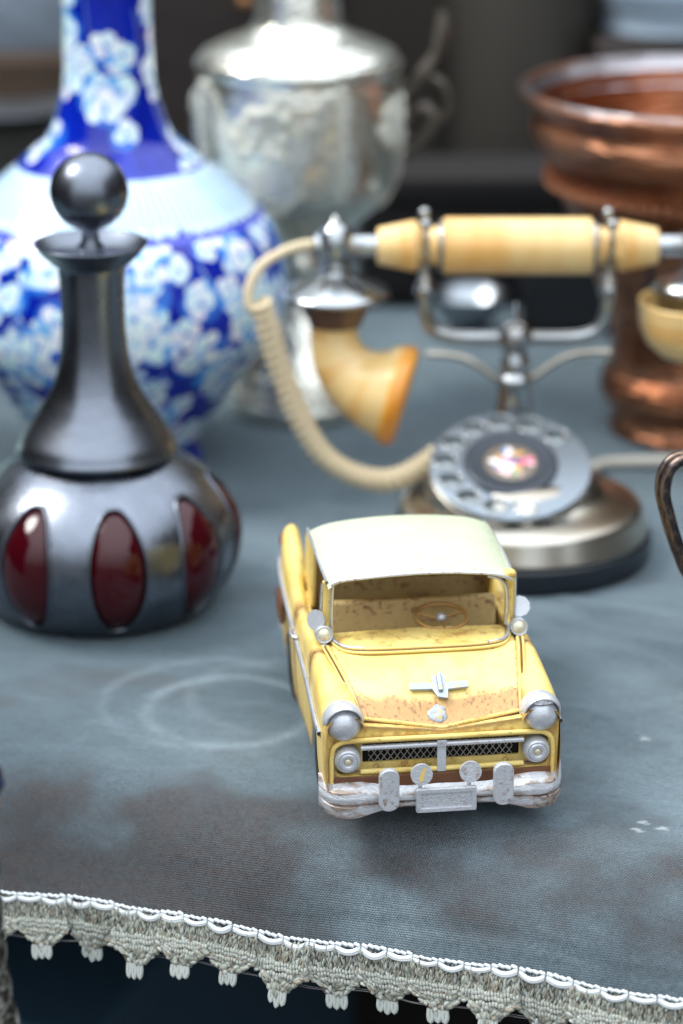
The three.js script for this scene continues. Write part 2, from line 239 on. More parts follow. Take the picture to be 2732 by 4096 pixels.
// ---------------------------------------------------------------- materials of the goods
const rust = [0.2, 0.075, 0.028], darkRust = [0.07, 0.03, 0.018];
const yellowA = [0.8, 0.62, 0.21], yellowB = [0.74, 0.53, 0.14];
function yellowTex(amount, N = 512) { // about 6 cm of old yellow paint per tile
  return colourTex(N, N, (u, v) => {
    const n = fbm(u * 4, v * 4, 4, 4), f = fbm(u * 18 + 5, v * 18, 5, 18), g = vnoise(u * 180, v * 180, 180);
    let c = mixc(yellowA, yellowB, sstep(0.35, 0.7, n)); c = scalec(c, 0.94 + 0.1 * g);
    const r = sstep(0.76 - amount * 0.34, 0.92 - amount * 0.3, f * 0.6 + n * 0.4 + 0.2 * (g - 0.5));
    c = mixc(c, mixc([0.52, 0.27, 0.07], rust, g), r * (0.35 + 0.45 * amount));
    const sp = sstep(0.74, 0.86, fbm(u * 70, v * 70, 2, 70)) * sstep(0.5 - 0.3 * amount, 0.75, f); c = mixc(c, darkRust, sp * 0.7);
    return c;
  });
}
const paintBump = greyTex(512, 512, (u, v) => 0.6 * fbm(u * 20, v * 20, 4, 20) + 0.4 * vnoise(u * 200, v * 200, 200));
const P_SCALE = 1 / 0.06;
const yellow = mat({ map: yellowTex(0.1), roughness: 0.42, bumpMap: paintBump, bumpScale: 0.00012, clearcoat: 0.15, clearcoatRoughness: 0.35 });
const yellowWorn = mat({ map: yellowTex(0.45), roughness: 0.55, bumpMap: paintBump, bumpScale: 0.0002 });
const yellowRusty = mat({ map: yellowTex(0.75), roughness: 0.7, bumpMap: paintBump, bumpScale: 0.0003 });
const khaki = mat({ map: colourTex(512, 512, (u, v) => { const n = fbm(u * 5, v * 5, 4, 5), f = fbm(u * 30, v * 30, 3, 30), g = vnoise(u * 160, v * 160, 160); let c = mixc([0.6, 0.46, 0.2], [0.48, 0.34, 0.15], n); c = scalec(c, 0.9 + 0.2 * g); c = mixc(c, rust, sstep(0.6, 0.75, f * 0.6 + n * 0.4) * 0.7); c = mixc(c, darkRust, sstep(0.7, 0.82, fbm(u * 36, v * 36, 3, 36)) * 0.7); return c; }), roughness: 0.65, bumpMap: paintBump, bumpScale: 0.0002 });
const cream = mat({ map: colourTex(512, 512, (u, v) => { const n = fbm(u * 5, v * 5, 4, 5), g = vnoise(u * 150, v * 150, 150), s = vnoise(u * 70 + 0.5, v * 34, 70); let c = mixc([0.52, 0.57, 0.42], [0.45, 0.5, 0.35], n); c = scalec(c, 0.96 + 0.08 * g); c = mixc(c, [0.2, 0.27, 0.2], sstep(0.9, 0.955, s) * sstep(0.4, 0.6, fbm(u * 12, v * 12, 2, 12)) * 0.8); c = mixc(c, [0.3, 0.2, 0.12], sstep(0.72, 0.8, fbm(u * 40 + 3, v * 40, 4, 40)) * 0.7); return c; }), roughness: 0.4, bumpMap: paintBump, bumpScale: 0.00015, clearcoat: 0.15, clearcoatRoughness: 0.4 });
function silverTex(amount) { return colourTex(512, 512, (u, v) => { const n = fbm(u * 6, v * 6, 4, 6), f = fbm(u * 34 + 9, v * 34, 5, 34), g = vnoise(u * 150, v * 150, 150); let c = scalec([0.62, 0.645, 0.69], 0.82 + 0.25 * n + 0.2 * (g - 0.5)); const r = sstep(0.64 - amount * 0.25, 0.88 - amount * 0.22, 0.6 * f + 0.4 * n + 0.15 * (g - 0.5)); return mixc(c, mixc([0.36, 0.2, 0.09], [0.14, 0.06, 0.05], vnoise(u * 60, v * 60, 60)), r * 0.85); }); }
const castBump = greyTex(512, 512, (u, v) => 0.5 * vnoise(u * 90, v * 90, 90) + 0.5 * vnoise(u * 200, v * 200, 200));
const silver = mat({ map: silverTex(0.12), metalness: 0.4, roughness: 0.33, bumpMap: castBump, bumpScale: 0.00008 });
const silverWorn = mat({ map: silverTex(0.5), metalness: 0.5, roughness: 0.45, bumpMap: castBump, bumpScale: 0.0003 });
const silverMid = mat({ map: silverTex(0.34), metalness: 0.4, roughness: 0.36, bumpMap: castBump, bumpScale: 0.0002 });
const chrome = mat({ map: silverTex(0.25), metalness: 0.7, roughness: 0.3 });
const rustMat = mat({ map: colourTex(256, 256, (u, v) => mixc([0.2, 0.08, 0.03], [0.08, 0.035, 0.02], fbm(u * 12, v * 12, 4, 12))), roughness: 0.85 });
const steel = mat({ color: col(0.5, 0.5, 0.48), metalness: 0.9, roughness: 0.35 });
const black = mat({ color: col(0.008, 0.008, 0.008), roughness: 0.9 });
const rubber = mat({ color: col(0.02, 0.02, 0.02), roughness: 0.8 });

// ---------------------------------------------------------------- the toy car (millimetres: u right, h up, w back from the bumper)
{
  const car = thing('toy_car', 'old yellow tin toy car with cream roof and rusty silver bumper, near the lace edge', 'toy car', [0.0472, 0, -1.0822], 7.5 * Math.PI / 180);
  const C = (u, h, w) => V(u / 1000, h / 1000, -w / 1000);
  const part = (name, g, m, parent = car) => mesh(name, planar(g, P_SCALE), m, parent);
  const ct = (pts, r, n = 40, rad = 8) => tube(pts.map(p => C(...p)), r / 1000, n, rad);
  const uS = w => interp(w, [[6, 53.4], [14, 54.6], [30, 54.8], [60, 54], [90, 53.4], [150, 54], [195, 53], [214, 49]]);
  const hT = w => interp(w, [[6, 58.5], [14, 61], [30, 63.5], [60, 66.5], [80, 66.5], [100, 64], [130, 65], [160, 71], [190, 79], [203, 81], [214, 74]]);
  const uI = w => interp(w, [[6, 36], [14, 36.5], [40, 40.5], [65, 44.6], [80, 45.5], [150, 46], [180, 42.5], [214, 42]]);
  const hI = w => interp(w, [[6, 50], [14, 53.5], [25, 59], [40, 63.2], [65, 67.2], [80, 66.5], [100, 62], [150, 63], [180, 66], [214, 64]]);
  const arch = (w) => { let b = 13; for (const [c, r] of [[52, 22], [166, 22]]) { const d = Math.abs(w - c); if (d < r) b = Math.max(b, 14 + Math.sqrt(r * r - d * d) * 0.95); } return b; };
  const side = (s, w0, w1, n) => grid(n, 22, (x, v) => {
    const w = lerp(w0, w1, x), S = uS(w), T = hT(w) - (s > 0 ? 5 * sstep(150, 195, w) : 0), I = uI(w), J = hI(w), b = arch(w); let u, h;
    if (v < 0.5) { const k = v / 0.5; h = lerp(b, T - 9, k); u = S - 1.6 * (1 - k) ** 2 + 0.6 * Math.sin(k * Math.PI) - (w > 60 && w < 160 ? 0 : 0); }
    else { const k = (v - 0.5) / 0.5, a = k * Math.PI; const mid = (S + I) / 2, hw = (S - I) / 2; const base = lerp(T - 9, J, sstep(0.35, 1, k)); u = mid + hw * Math.cos(a); h = base + (T - base) * Math.sin(a) ** 0.75 * (1 - 0.0 * k); if (k >= 1) h = J; }
    return C(s * u, h, w).toArray();
  });
  // hood with a rusted front lip (the wear is laid out across the panel)
  const hoodH = (u, w) => { const I = uI(w), k = clamp(Math.abs(u) / I); const front = 1 - sstep(12, 26, w); return hI(w) - 0.4 + 1.8 * (1 - k * k) * sstep(12, 40, w) - 3.2 * front * (1 - k); };
  const seamTex = (seed, ends) => colourTex(1024, 512, (x, y) => { // old paint: x along the panel, y from the bottom edge over the crown; rust creeps in from the edges
    const n = fbm(x * 5 + seed, y * 4, 4), f = fbm(x * 44 + seed, y * 40, 5), g = vnoise(x * 380 + seed, y * 300), e = fbm(x * 12 + seed, y * 10 + 4, 3);
    let c = scalec(mixc(yellowA, yellowB, sstep(0.3, 0.7, n)), 0.94 + 0.1 * g);
    const d = Math.min(y * 1.3, (1 - y) * 0.8, ends[0] ? x : 1, ends[1] ? (1 - x) : 1), r = sstep(0.11, 0.0, d - 0.2 * (e - 0.45) + 0.12 * (f - 0.5));
    c = mixc(c, mixc([0.52, 0.29, 0.09], rust, f), r * (0.55 + 0.4 * g)); c = mixc(c, darkRust, r * sstep(0.55, 0.7, f) * 0.75);
    c = mixc(c, [0.35, 0.16, 0.06], sstep(0.66, 0.78, f) * sstep(0.52, 0.66, e) * 0.6);
    const sc = Math.abs(vnoise(x * 9 + seed * 3, y * 160) - 0.5); c = mixc(c, [0.3, 0.22, 0.1], sstep(0.012, 0.0, sc) * sstep(0.6, 0.75, vnoise(x * 22, y * 14 + seed)) * 0.7);
    return c;
  });
  const seamMat = (seed, ends) => mat({ map: seamTex(seed, ends), roughness: 0.42, clearcoat: 0.12, clearcoatRoughness: 0.4 });
  const frontTex = colourTex(1024, 512, (x, y) => { // 12 cm x 6 cm of the front face
    const X = (x - 0.5) * 120, Y = y * 60, f = fbm(x * 60, y * 30, 5), g = vnoise(x * 500, y * 250), n = fbm(x * 8, y * 4, 3);
    let c = scalec(mixc(yellowA, yellowB, sstep(0.3, 0.7, n)), 0.93 + 0.1 * g); const rr = Math.abs(Math.max(Math.abs(X) - 49.5, Math.abs(Y - 36.5) - 9)), top = Math.abs(Y - (49 + Math.abs(X) * 0.11)), dl = Math.min(rr, top * 0.8, Math.max(0, Y - 20) * 0.6);
    const r = sstep(3.4, 0.2, dl + 6 * (f - 0.5)); c = mixc(c, mixc([0.5, 0.27, 0.08], rust, f), r * (0.55 + 0.4 * g)); return mixc(c, darkRust, r * sstep(0.52, 0.68, f) * 0.8);
  });
  const frontMat = mat({ map: frontTex, roughness: 0.45 });
  const hoodFront = u => 12 + 3.6 * (Math.abs(u) / 36);
  const hoodBack = u => 57 + 11 * (Math.abs(u) / 44.5) ** 3;
  const hoodTex = colourTex(1024, 512, (x, y) => { // x across, y from the lip back
    const n = fbm(x * 9, y * 5, 4), f = fbm(x * 60, y * 34, 3), g = vnoise(x * 420, y * 220), w = y * 50;
    let c = scalec(mixc([0.82, 0.66, 0.25], [0.78, 0.59, 0.19], sstep(0.3, 0.7, n)), 0.95 + 0.09 * g);
    const edge = 12.5 + 6.5 * (fbm(x * 14 + 3, 2.2, 3) - 0.5) + 4 * (f - 0.5);
    const band = sstep(edge + 1.6, edge - 2.2, w + 3 * (g - 0.5));
    c = mixc(c, mixc([0.5, 0.28, 0.1], [0.36, 0.18, 0.07], f), band * (0.8 + 0.18 * g));
    c = mixc(c, rust, sstep(0.58, 0.8, f) * band * 0.6);
    const em = Math.hypot((x - 0.5) * 80 - 2, (w - 14) * 1.5) + 9 * (f - 0.5); c = mixc(c, [0.5, 0.24, 0.07], sstep(13, 4, em) * 0.4 * (0.4 + 0.6 * g));
    const ed = Math.min(x, 1 - x) * 85; c = mixc(c, rust, sstep(2.2, 0.6, ed + 3 * (f - 0.5)) * 0.6);
    c = mixc(c, [0.25, 0.12, 0.05], sstep(0.86, 0.92, vnoise(x * 60, y * 30)) * sstep(0.5, 0.6, f) * 0.6);
    return c;
  });
  for (const s of [-1, 1]) {
    mesh('front_fender', side(s, 6, 66, 60), seamMat(s > 0 ? 3 : 11, [1, 1]), car);
    const d = mesh('door', side(s, 66.6, 128, 50), seamMat(s > 0 ? 23 : 31, [1, 1]), car);
    part('handle', ct([[s * 54.6, 55, 112], [s * 56.6, 55.2, 114], [s * 56.6, 55.4, 122], [s * 54.6, 55.4, 124]], 0.8, 20, 6), chrome, d);
    mesh('rear_fender', side(s, 128.6, 214, 70), seamMat(s > 0 ? 43 : 57, [1, 0]), car);
    part('tail_lamp', (() => { const g = new THREE.SphereGeometry(0.006, 20, 12); g.scale(0.9, 1.1, 0.5); g.translate(s * 0.0465, 0.068, -0.2145); return g; })(), mat({ color: col(0.25, 0.01, 0.01), roughness: 0.2 }));
    part('side_trim', ct([[s * 55.4, 47, 16], [s * 55.7, 48.2, 30], [s * 55, 50.5, 66], [s * 54.8, 53, 110], [s * 55, 57.5, 160], [s * 53.8, 61.5, 198], [s * 50.4, 62, 212]], 1.35, 70), chrome);
    part('door_sill', ct([[s * 46, 65.4, 82], [s * 46.4, 61.6, 100], [s * 46.4, 62, 128], [s * 46, 63.2, 150]], 1.5, 30), yellowRusty);
    // the inner wall under the side window
    part('door_lining', grid(12, 4, (x, v) => C(s * 45.2, lerp(24, interp(lerp(82, 150, x), [[82, 65], [100, 61], [150, 62.6]]), v), lerp(82, 150, x)).toArray()), khaki);
    part('wheel_cover', (() => { const sh = rrect(0.022, 0.013, 0.003); const g = extr(sh, 0.001, 0.0004); g.rotateY(Math.PI / 2); g.translate(s * 0.0558 - 0.0005, 0.0465, -0.178); return g; })(), rustMat);
    for (const w of [52, 166]) {
      const wh = new THREE.Group(); wh.name = 'wheel'; car.add(wh); wh.position.copy(C(s * 45.5, 18.6, w));
      const ty = lathe([[0.0105, -0.0055], [0.016, -0.006], [0.0182, -0.004], [0.0186, 0], [0.0182, 0.004], [0.016, 0.006], [0.0105, 0.0055]], 40); ty.rotateZ(Math.PI / 2); mesh('tyre', ty, rubber, wh);
      const ri = lathe([[0.0001, 0.0035], [0.003, 0.004], [0.0045, 0.0025], [0.009, 0.002], [0.0107, 0.0045], [0.0107, -0.0045], [0.0001, -0.003]], 32); ri.rotateZ(-s * Math.PI / 2); mesh('rim', planar(ri, P_SCALE), silver, wh);
    }
  }
  const hood = mesh('hood', grid(60, 44, (x, y) => { const k = x * 2 - 1, w = lerp(hoodFront(k * 36), hoodBack(k * 44), y), u = k * (uI(w) + 0.2); return [...C(u, hoodH(u, w), w).toArray(), x, y]; }), mat({ map: hoodTex, roughness: 0.42, clearcoat: 0.12, clearcoatRoughness: 0.4, bumpMap: paintBump, bumpScale: 0.0001 }), car);
  // ridges along the hood
  for (const s of [-1, 1]) {
    const pts = []; for (let w = 15; w <= 68; w += 4.4) pts.push([s * (uI(w) + 0.3), hI(w) + 0.1, w]);
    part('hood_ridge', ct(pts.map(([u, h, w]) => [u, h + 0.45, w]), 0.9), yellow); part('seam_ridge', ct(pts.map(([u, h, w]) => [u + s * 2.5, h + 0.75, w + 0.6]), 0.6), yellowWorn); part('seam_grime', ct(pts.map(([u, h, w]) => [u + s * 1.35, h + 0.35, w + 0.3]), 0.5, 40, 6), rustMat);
  }
  const lipL = []; for (let i = 0; i <= 24; i++) { const u = -36.5 + 73 * i / 24; lipL.push([u, hoodH(u, hoodFront(u)) + 0.1, hoodFront(u) - 0.4]); }
  part('hood_lip', ct(lipL, 0.9, 60), yellowRusty);
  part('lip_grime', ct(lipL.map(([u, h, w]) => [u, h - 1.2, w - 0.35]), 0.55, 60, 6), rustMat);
  part('lower_lip', ct(lipL.map(([u, h, w]) => [u * 1.01, h - 2.2 + 0.8 * (1 - Math.abs(u) / 36), w - 0.9]), 0.7, 60), yellowRusty);
  // front face
  const fs = new THREE.Shape(); fs.moveTo(-0.0525, 0.020); fs.lineTo(0.0525, 0.020); fs.lineTo(0.0535, 0.050); fs.quadraticCurveTo(0.0505, 0.058, 0.044, 0.058); fs.lineTo(0.0362, 0.0522); fs.lineTo(0, 0.0482); fs.lineTo(-0.0362, 0.0522); fs.lineTo(-0.044, 0.058); fs.quadraticCurveTo(-0.0505, 0.058, -0.0535, 0.050); fs.closePath();
  fs.holes.push(rrect(0.099, 0.018, 0.005, 0, 0.0365, THREE.Path));
  { const g = extr(fs, 0.003, 0.0005); g.translate(0, 0, -0.0135); const fp = planar(g, 1); { const q = fp.attributes.uv; for (let i = 0; i < q.count; i++) q.setXY(i, q.getX(i) / 0.12 + 0.5, q.getY(i) / 0.06); } mesh('front_panel', fp, frontMat, car); }
  const bs = rrect(0.104, 0.026, 0.001, 0, 0.0365); bs.holes.push(rrect(0.0725, 0.0092, 0.0006, 0.0004, 0.0362, THREE.Path));
  { const g = extr(bs, 0.001); g.translate(0, 0, -0.0175); part('grille_panel', g, yellowRusty); }
  { const g = new THREE.BoxGeometry(0.1, 0.028, 0.03); g.translate(0, 0.036, -0.0345); part('grille_dark_block', g, black); }  // solid black block; its colour stands in for the shade behind the grille
  { const g = new RoundedBoxGeometry(0.1, 0.0075, 0.0012, 2, 0.0004); g.translate(0, 0.0243, -0.0088); part('valance', g, rustMat); }
  { // wire mesh
    const gs = [], p = 3.05, y0 = 31.8, y1 = 40.6; const H = y1 - y0;
    for (let x = -34 - H; x < 34.5; x += p) for (const d of [1, -1]) { let a = Math.max(x, -33.2), b = Math.min(x + H * 0.72, 33.4); const k0 = (a - x) / (H * 0.72), k1 = (b - x) / (H * 0.72); if (k1 - k0 < 0.12 || k0 > 1) continue; const ya = d > 0 ? lerp(y0, y1, k0) : lerp(y1, y0, k0), yb = d > 0 ? lerp(y0, y1, k1) : lerp(y1, y0, k1); const A = C(a, ya, 16.2), B = C(b, yb, 16.2 + 0.1 * d); const g = new THREE.CylinderGeometry(0.00021, 0.00021, A.distanceTo(B), 5); g.applyQuaternion(new THREE.Quaternion().setFromUnitVectors(V(0, 1, 0), B.clone().sub(A).normalize())); g.translate((A.x + B.x) / 2, (A.y + B.y) / 2, (A.z + B.z) / 2); gs.push(g); }
    mesh('grille_mesh', merge(gs), steel, car);
  }
  part('grille_surround', ct([[-51, 25, 9.6], [-51, 31, 9.4], [-51, 38, 9.2], [-50, 42.6, 9], [-46.6, 45.2, 9], [-40, 45.9, 8.8], [-20, 46, 8.6], [0, 45.9, 8.6], [20, 46, 8.6], [40, 45.9, 8.8], [46.6, 45.2, 9], [50, 42.6, 9], [51, 38, 9.2], [51, 31, 9.4], [51, 25, 9.6]], 1.25, 90), yellowWorn);
  part('upper_grille_bar', ct([[-37.5, 41.6, 10.4], [0, 41.8, 10], [37.5, 41.6, 10.4]], 1.35, 20), silver);
  part('lower_grille_bar', ct([[-37.5, 29.8, 10.4], [0, 29.6, 10], [37.5, 29.8, 10.4]], 1.35, 20), yellowWorn);
  { const g = new RoundedBoxGeometry(0.0042, 0.0155, 0.0014, 2, 0.0004); g.rotateX(-0.06); g.translate(-0.0005, 0.0362, -0.0096); const b = part('grille_clip', g, silver); const h = new RoundedBoxGeometry(0.0046, 0.0032, 0.002, 2, 0.0005); h.translate(-0.0005, 0.0425, -0.0092); part('clip_tab', h, silver, b); }
  for (const s of [-1, 1]) {
    // side lamps in the grille corners
    const fl = new THREE.Group(); fl.name = 'fog_lamp'; fl.position.copy(C(s * 43.6, 36.2, 14)); fl.rotation.y = 0; car.add(fl);
    const add = (n, pts, m, seg = 40) => { const g = lathe(pts.map(([r, y]) => [r / 1000, y / 1000]), seg); g.rotateX(Math.PI / 2); return mesh(n, planar(g, P_SCALE), m, fl); };
    add('housing', [[0.01, -3], [5.4, -3], [6.3, -1], [6.5, 2], [6.2, 4.6], [5.4, 6.2], [4.7, 6.9], [4.5, 6.5], [4.3, 6.3], [0.01, 6.1]], silver);
    add('ring', [[4.2, 6.2], [4.1, 7.4], [3.6, 7.7], [2.2, 7.5], [1.9, 7.1], [1.8, 6.2]], silver);
    add('lens', [[0.01, 7.5], [0.9, 7.4], [1.6, 7.0], [1.85, 6.4]], mat({ color: col(0.62, 0.55, 0.4), roughness: 0.15, metalness: 0.3, clearcoat: 1 }), 24);
    // round headlight under a peaked visor
    const hl = new THREE.Group(); hl.name = 'headlight'; hl.position.copy(C(s * 45.3, 54.2, 13)); car.add(hl); hl.rotation.x = -0.12;
    const ball = new THREE.SphereGeometry(0.0083, 40, 28); ball.scale(1, 1, 0.95); ball.translate(0, -0.0004, 0.0012); mesh('bulb', planar(ball, P_SCALE), silver, hl);
    const sh = grid(36, 12, (x, v) => { const a = lerp(-1.62, 1.62, x), dep = 5.6 * Math.cos(a * 0.95) ** 0.6 || 0, z = lerp(-3, 3.4 + (isNaN(dep) ? 0 : dep), v), r = 9.1 + 0.5 * Math.sin(v * 3) - 1.6 * v ** 3 * 0.7; return [Math.sin(a) * r / 1000, Math.cos(a) * r / 1000, z / 1000]; });
    mesh('visor', planar(sh, P_SCALE), silver, hl);
    const vis = []; for (let i = 0; i <= 20; i++) { const a = lerp(-1.6, 1.6, i / 20), r = 8.05, dep = 5.6 * Math.max(0, Math.cos(a * 0.95)) ** 0.6; vis.push(V(Math.sin(a) * r / 1000, Math.cos(a) * r / 1000, (3.4 + dep) / 1000)); } mesh('visor_lip', planar(tube(vis, 0.00045, 40, 6), P_SCALE), silver, hl);
    if (s > 0) { const fl2 = grid(12, 4, (x, v) => { const a = lerp(-0.75, 0.75, x), d = (1 - (2 * x - 1) ** 2); return [Math.sin(a) * (8 - 0 * v) / 1000, (Math.cos(a) * 8 - v * 2.6 * d) / 1000, (8.6 + 0.4 * d * v - 1.2 * (2 * x - 1) ** 2) / 1000]; }); const o = mesh('visor_flap', planar(fl2, P_SCALE), silverWorn, hl); o.userData.label = 'bent rusty flap of the visor'; }
    part('headlight_ring', (() => { const g = new THREE.TorusGeometry(0.0088, 0.0008, 8, 40); g.translate(s * 0.0453, 0.054, -0.0125); return g; })(), yellowWorn);
  }
  // bumper: a wide ledge, lower in the middle, swelling at both ends
  const bT = u => { const a = Math.abs(u); return interp(a, [[0, 19.8], [20, 19.8], [31, 21.4], [40, 23.4], [50, 23], [56.5, 22.6]]); };
  const bB = u => { const a = Math.abs(u); return interp(a, [[0, 13.2], [22, 13.4], [32, 12.2], [41, 10.4], [50, 11], [56.5, 12.5]]); };
  const bW = u => { const a = Math.abs(u); return interp(a, [[0, 4.4], [22, 4.4], [34, 2.4], [44, 1.6], [50, 3.4], [54, 7.6], [56.3, 14]]); };
  const bump = grid(120, 30, (x, v) => {
    const u = lerp(-56.3, 56.3, x), T = bT(u), B = bB(u), W = bW(u), M = lerp(B, T, 0.5); let h, w;
    if (v < 0.3) { const k = v / 0.3; w = lerp(15.5, W + 0.3, k); h = lerp(28.2, T + 0.2, k ** 1.15); if (w < W) w = W; }
    else if (v < 0.6) { const k = (v - 0.3) / 0.3; h = lerp(T, M, k); w = W - 0.5 * Math.sin(Math.PI * Math.min(1, k * 1.05)) + (k > 0.93 ? 1.1 : 0); }
    else if (v < 0.9) { const k = (v - 0.6) / 0.3; h = lerp(M - 0.25, B, k); w = W - 0.5 * Math.sin(Math.PI * k) + 0.6 * k; if (k < 0.05) w = W + 1.2; }
    else { const k = (v - 0.9) / 0.1; h = B + 0.3 * k; w = lerp(W + 0.7, Math.max(12, W + 2), k); }
    return C(u, h + 0.25 * (fbm(u * 0.5, h * 0.7, 2) - 0.5), Math.max(w, -1)).toArray();
  });
  const bumpTex = colourTex(1024, 256, (x, y) => { // silver paint, brown where it has worn along the groove and the lower edge
    const n = fbm(x * 12, y * 4, 4), f = fbm(x * 90, y * 30, 5), g = vnoise(x * 600, y * 150); let c = scalec([0.66, 0.68, 0.72], 0.8 + 0.3 * n + 0.15 * (g - 0.5));
    const d = Math.min(Math.abs(y - 0.6) * 1.1, Math.max(0, 0.93 - y) * 0.8, Math.abs(y - 0.3) * 3 + 0.05, y * 0.8), e = fbm(x * 16 + 5, y * 6, 3), r = sstep(0.13, 0.0, d - 0.42 * (e - 0.44) + 0.16 * (f - 0.5));
    c = mixc(c, mixc([0.4, 0.24, 0.11], [0.15, 0.075, 0.05], f), r * (0.45 + 0.45 * g)); return mixc(c, [0.06, 0.035, 0.035], r * sstep(0.54, 0.68, f) * 0.7); });
  const cb = castBump.clone(); cb.repeat.set(2, 0.6); cb.needsUpdate = true;
  mesh('bumper', toCreasedNormals(bump, 0.7), mat({ map: bumpTex, metalness: 0.35, roughness: 0.4, bumpMap: cb, bumpScale: 0.0003 }), car);
  for (const s of [-1, 1]) {
    const g = extr(rrect(0.0082, 0.0195, 0.0038, s * 0.0262, 0.0256), 0.0022, 0.0005, 3); g.translate(0, 0, 0.0002); part('bumper_guard', g, silverMid);
    const d = new THREE.CylinderGeometry(0.005, 0.005, 0.0016, 32); d.rotateX(Math.PI / 2 - 0.1); d.translate(s * 0.0112, 0.0318, 0.0002); const dd = part('lamp_disc', d, silverMid);
    if (s < 0) { const y = new THREE.Shape(); y.moveTo(-0.001, -0.0035); y.lineTo(0.0005, -0.0028); y.lineTo(0.0018, 0.0024); y.lineTo(0.0026, 0.0031); y.lineTo(0.0008, 0.0034); y.lineTo(-0.0002, 0.001); y.lineTo(-0.0012, -0.0008); const q = new THREE.ShapeGeometry(y); q.rotateX(-0.1); q.translate(s * 0.0112, 0.0318, 0.00106); part('paint_smear', q, yellow, dd); }
    const st = ct([[s * 11.2, 27.5, 2], [s * 11.2, 24, 3.2], [s * 11.2, 21.5, 5]], 1, 8, 6); part('lamp_bracket', st, silverWorn, dd);
  }
  { const g = extr(rrect(0.0272, 0.011, 0.0005, 0.0005, 0.0182), 0.0012, 0.0003); g.translate(0, 0, -0.002); const p = part('number_plate', g, silverWorn); const fr = rrect(0.0272, 0.011, 0.0006, 0.0005, 0.0182); fr.holes.push(rrect(0.0236, 0.0078, 0.0004, 0.0005, 0.0182, THREE.Path)); const h = extr(fr, 0.0005, 0.0002); h.translate(0, 0, -0.0005); part('plate_frame', h, silverMid, p); }
  // hood emblem and the broken stub below it
  const emblemMat = mat({ map: colourTex(256, 256, (u, v) => { const f = fbm(u * 24, v * 24, 4, 24); return mixc([0.36, 0.41, 0.48], [0.46, 0.36, 0.16], sstep(0.58, 0.7, f) * 0.8); }), metalness: 0.5, roughness: 0.4 });
  const em = new THREE.Group(); em.name = 'hood_emblem'; em.position.copy(C(1, hoodH(0, 28) + 1.5, 28)); em.rotation.x = Math.atan2(hoodH(0, 35) - hoodH(0, 20), 15); car.add(em);
  { const s = new THREE.Shape(); for (const [x, y] of [[-13.5, -1.6], [-3.2, -1.9], [-1.2, -6.6], [3, -7.6], [3.8, -2.4], [13.2, -1.6], [13.4, 1.8], [3.4, 1.4], [2.8, 6.4], [1.6, 7.6], [-1.8, 7.4], [-2.8, 6], [-2.6, 1.4], [-13.6, 1.9]]) s.curves.length || s.currentPoint.x ? s.lineTo(x / 1000, y / 1000) : s.moveTo(x / 1000, y / 1000); const g = extr(s, 0.0009, 0.0002); g.rotateX(-Math.PI / 2); mesh('wing', planar(g, P_SCALE), emblemMat, em);
    const r = new RoundedBoxGeometry(0.0022, 0.0018, 0.0098, 2, 0.0006); r.translate(0.0004, 0.0018, -0.0008); mesh('spine', planar(r, P_SCALE), emblemMat, em); }
  { const g = new THREE.IcosahedronGeometry(1, 4), p = g.attributes.position; for (let i = 0; i < p.count; i++) { const q = 0.75 + 0.55 * vnoise(p.getX(i) * 3.1 + 9, p.getZ(i) * 3.1 + p.getY(i) * 2); p.setXYZ(i, p.getX(i) * q * 0.0042, p.getY(i) * q * 0.0011, p.getZ(i) * q * 0.0042); } g.computeVertexNormals(); g.rotateX(0.72); g.translate(-0.001, (hoodH(-1, 17.3) + 0.4) / 1000, -0.0173); part('ornament_stub', g, emblemMat); }
  // cowl, windscreen frame, roof, cabin
  const dashB = 84;
  part('cowl', grid(40, 14, (x, y) => { const k = x * 2 - 1, u = k * 44.4, w = lerp(hoodBack(u) - 0.6, dashB, y); return C(u, 67.3 + 1.2 * (1 - k * k) + 0.8 * Math.sin(y * 2.6) - 1.6 * sstep(0.9, 1, Math.abs(k)), w).toArray(); }), yellowRusty);
  part('dashboard', grid(30, 8, (x, y) => { const k = x * 2 - 1; return C(k * 43.5, 68 + 1.0 * (1 - k * k) - y * 28, dashB + 0.2 + 4 * y).toArray(); }), khaki);
  const fr = (o, dh) => [[-43.4, 78 + dh, 83], [-43.2, 71 + dh, 81 - o], [-41.8, 68.8 + dh, 73 - o], [-37.5, 68.7 + dh, 64.5 - o], [-29, 69.2 + dh, 60 - o], [-12, 69.5 + dh, 58.2 - o], [0, 69.6 + dh, 58 - o], [12, 69.5 + dh, 58.2 - o], [29, 69.2 + dh, 60 - o], [37.5, 68.7 + dh, 64.5 - o], [41.8, 68.8 + dh, 73 - o], [43.2, 71 + dh, 81 - o], [43.4, 78 + dh, 83]];
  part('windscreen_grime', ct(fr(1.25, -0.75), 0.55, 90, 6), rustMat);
  part('windscreen_base', ct(fr(0, 0), 0.95, 90), yellow); part('windscreen_molding', ct(fr(2.4, -1), 0.75, 90), yellow);
  for (const s of [-1, 1]) {
    part('windscreen_molding_end', ct(fr(0, 0.25).filter(p => Math.sign(p[0]) === s && Math.abs(p[0]) > 28), 1.0, 30), chrome);
    const g = new RoundedBoxGeometry(0.0042, 0.027, 0.0028, 2, 0.0008); g.rotateX(0.06); g.translate(s * 0.0438, 0.0825, -0.0822); part('windscreen_pillar', g, yellowWorn);
    part('pillar_edge', ct(s < 0 ? [[-41.8, 69.5, 79.5], [-41.9, 85, 78.4], [-41.6, 95.6, 77.4]] : [[42, 70, 80.5], [42.2, 84, 79.5], [40.8, 91, 78.6], [37, 94.8, 77.8], [32, 96.2, 77.2]], 0.85, 24), chrome);
    part('pillar_trim', ct([[s * 46.4, 68, 83], [s * 46.6, 85, 82], [s * 46.2, 95, 80.5]], 0.7, 20), chrome);
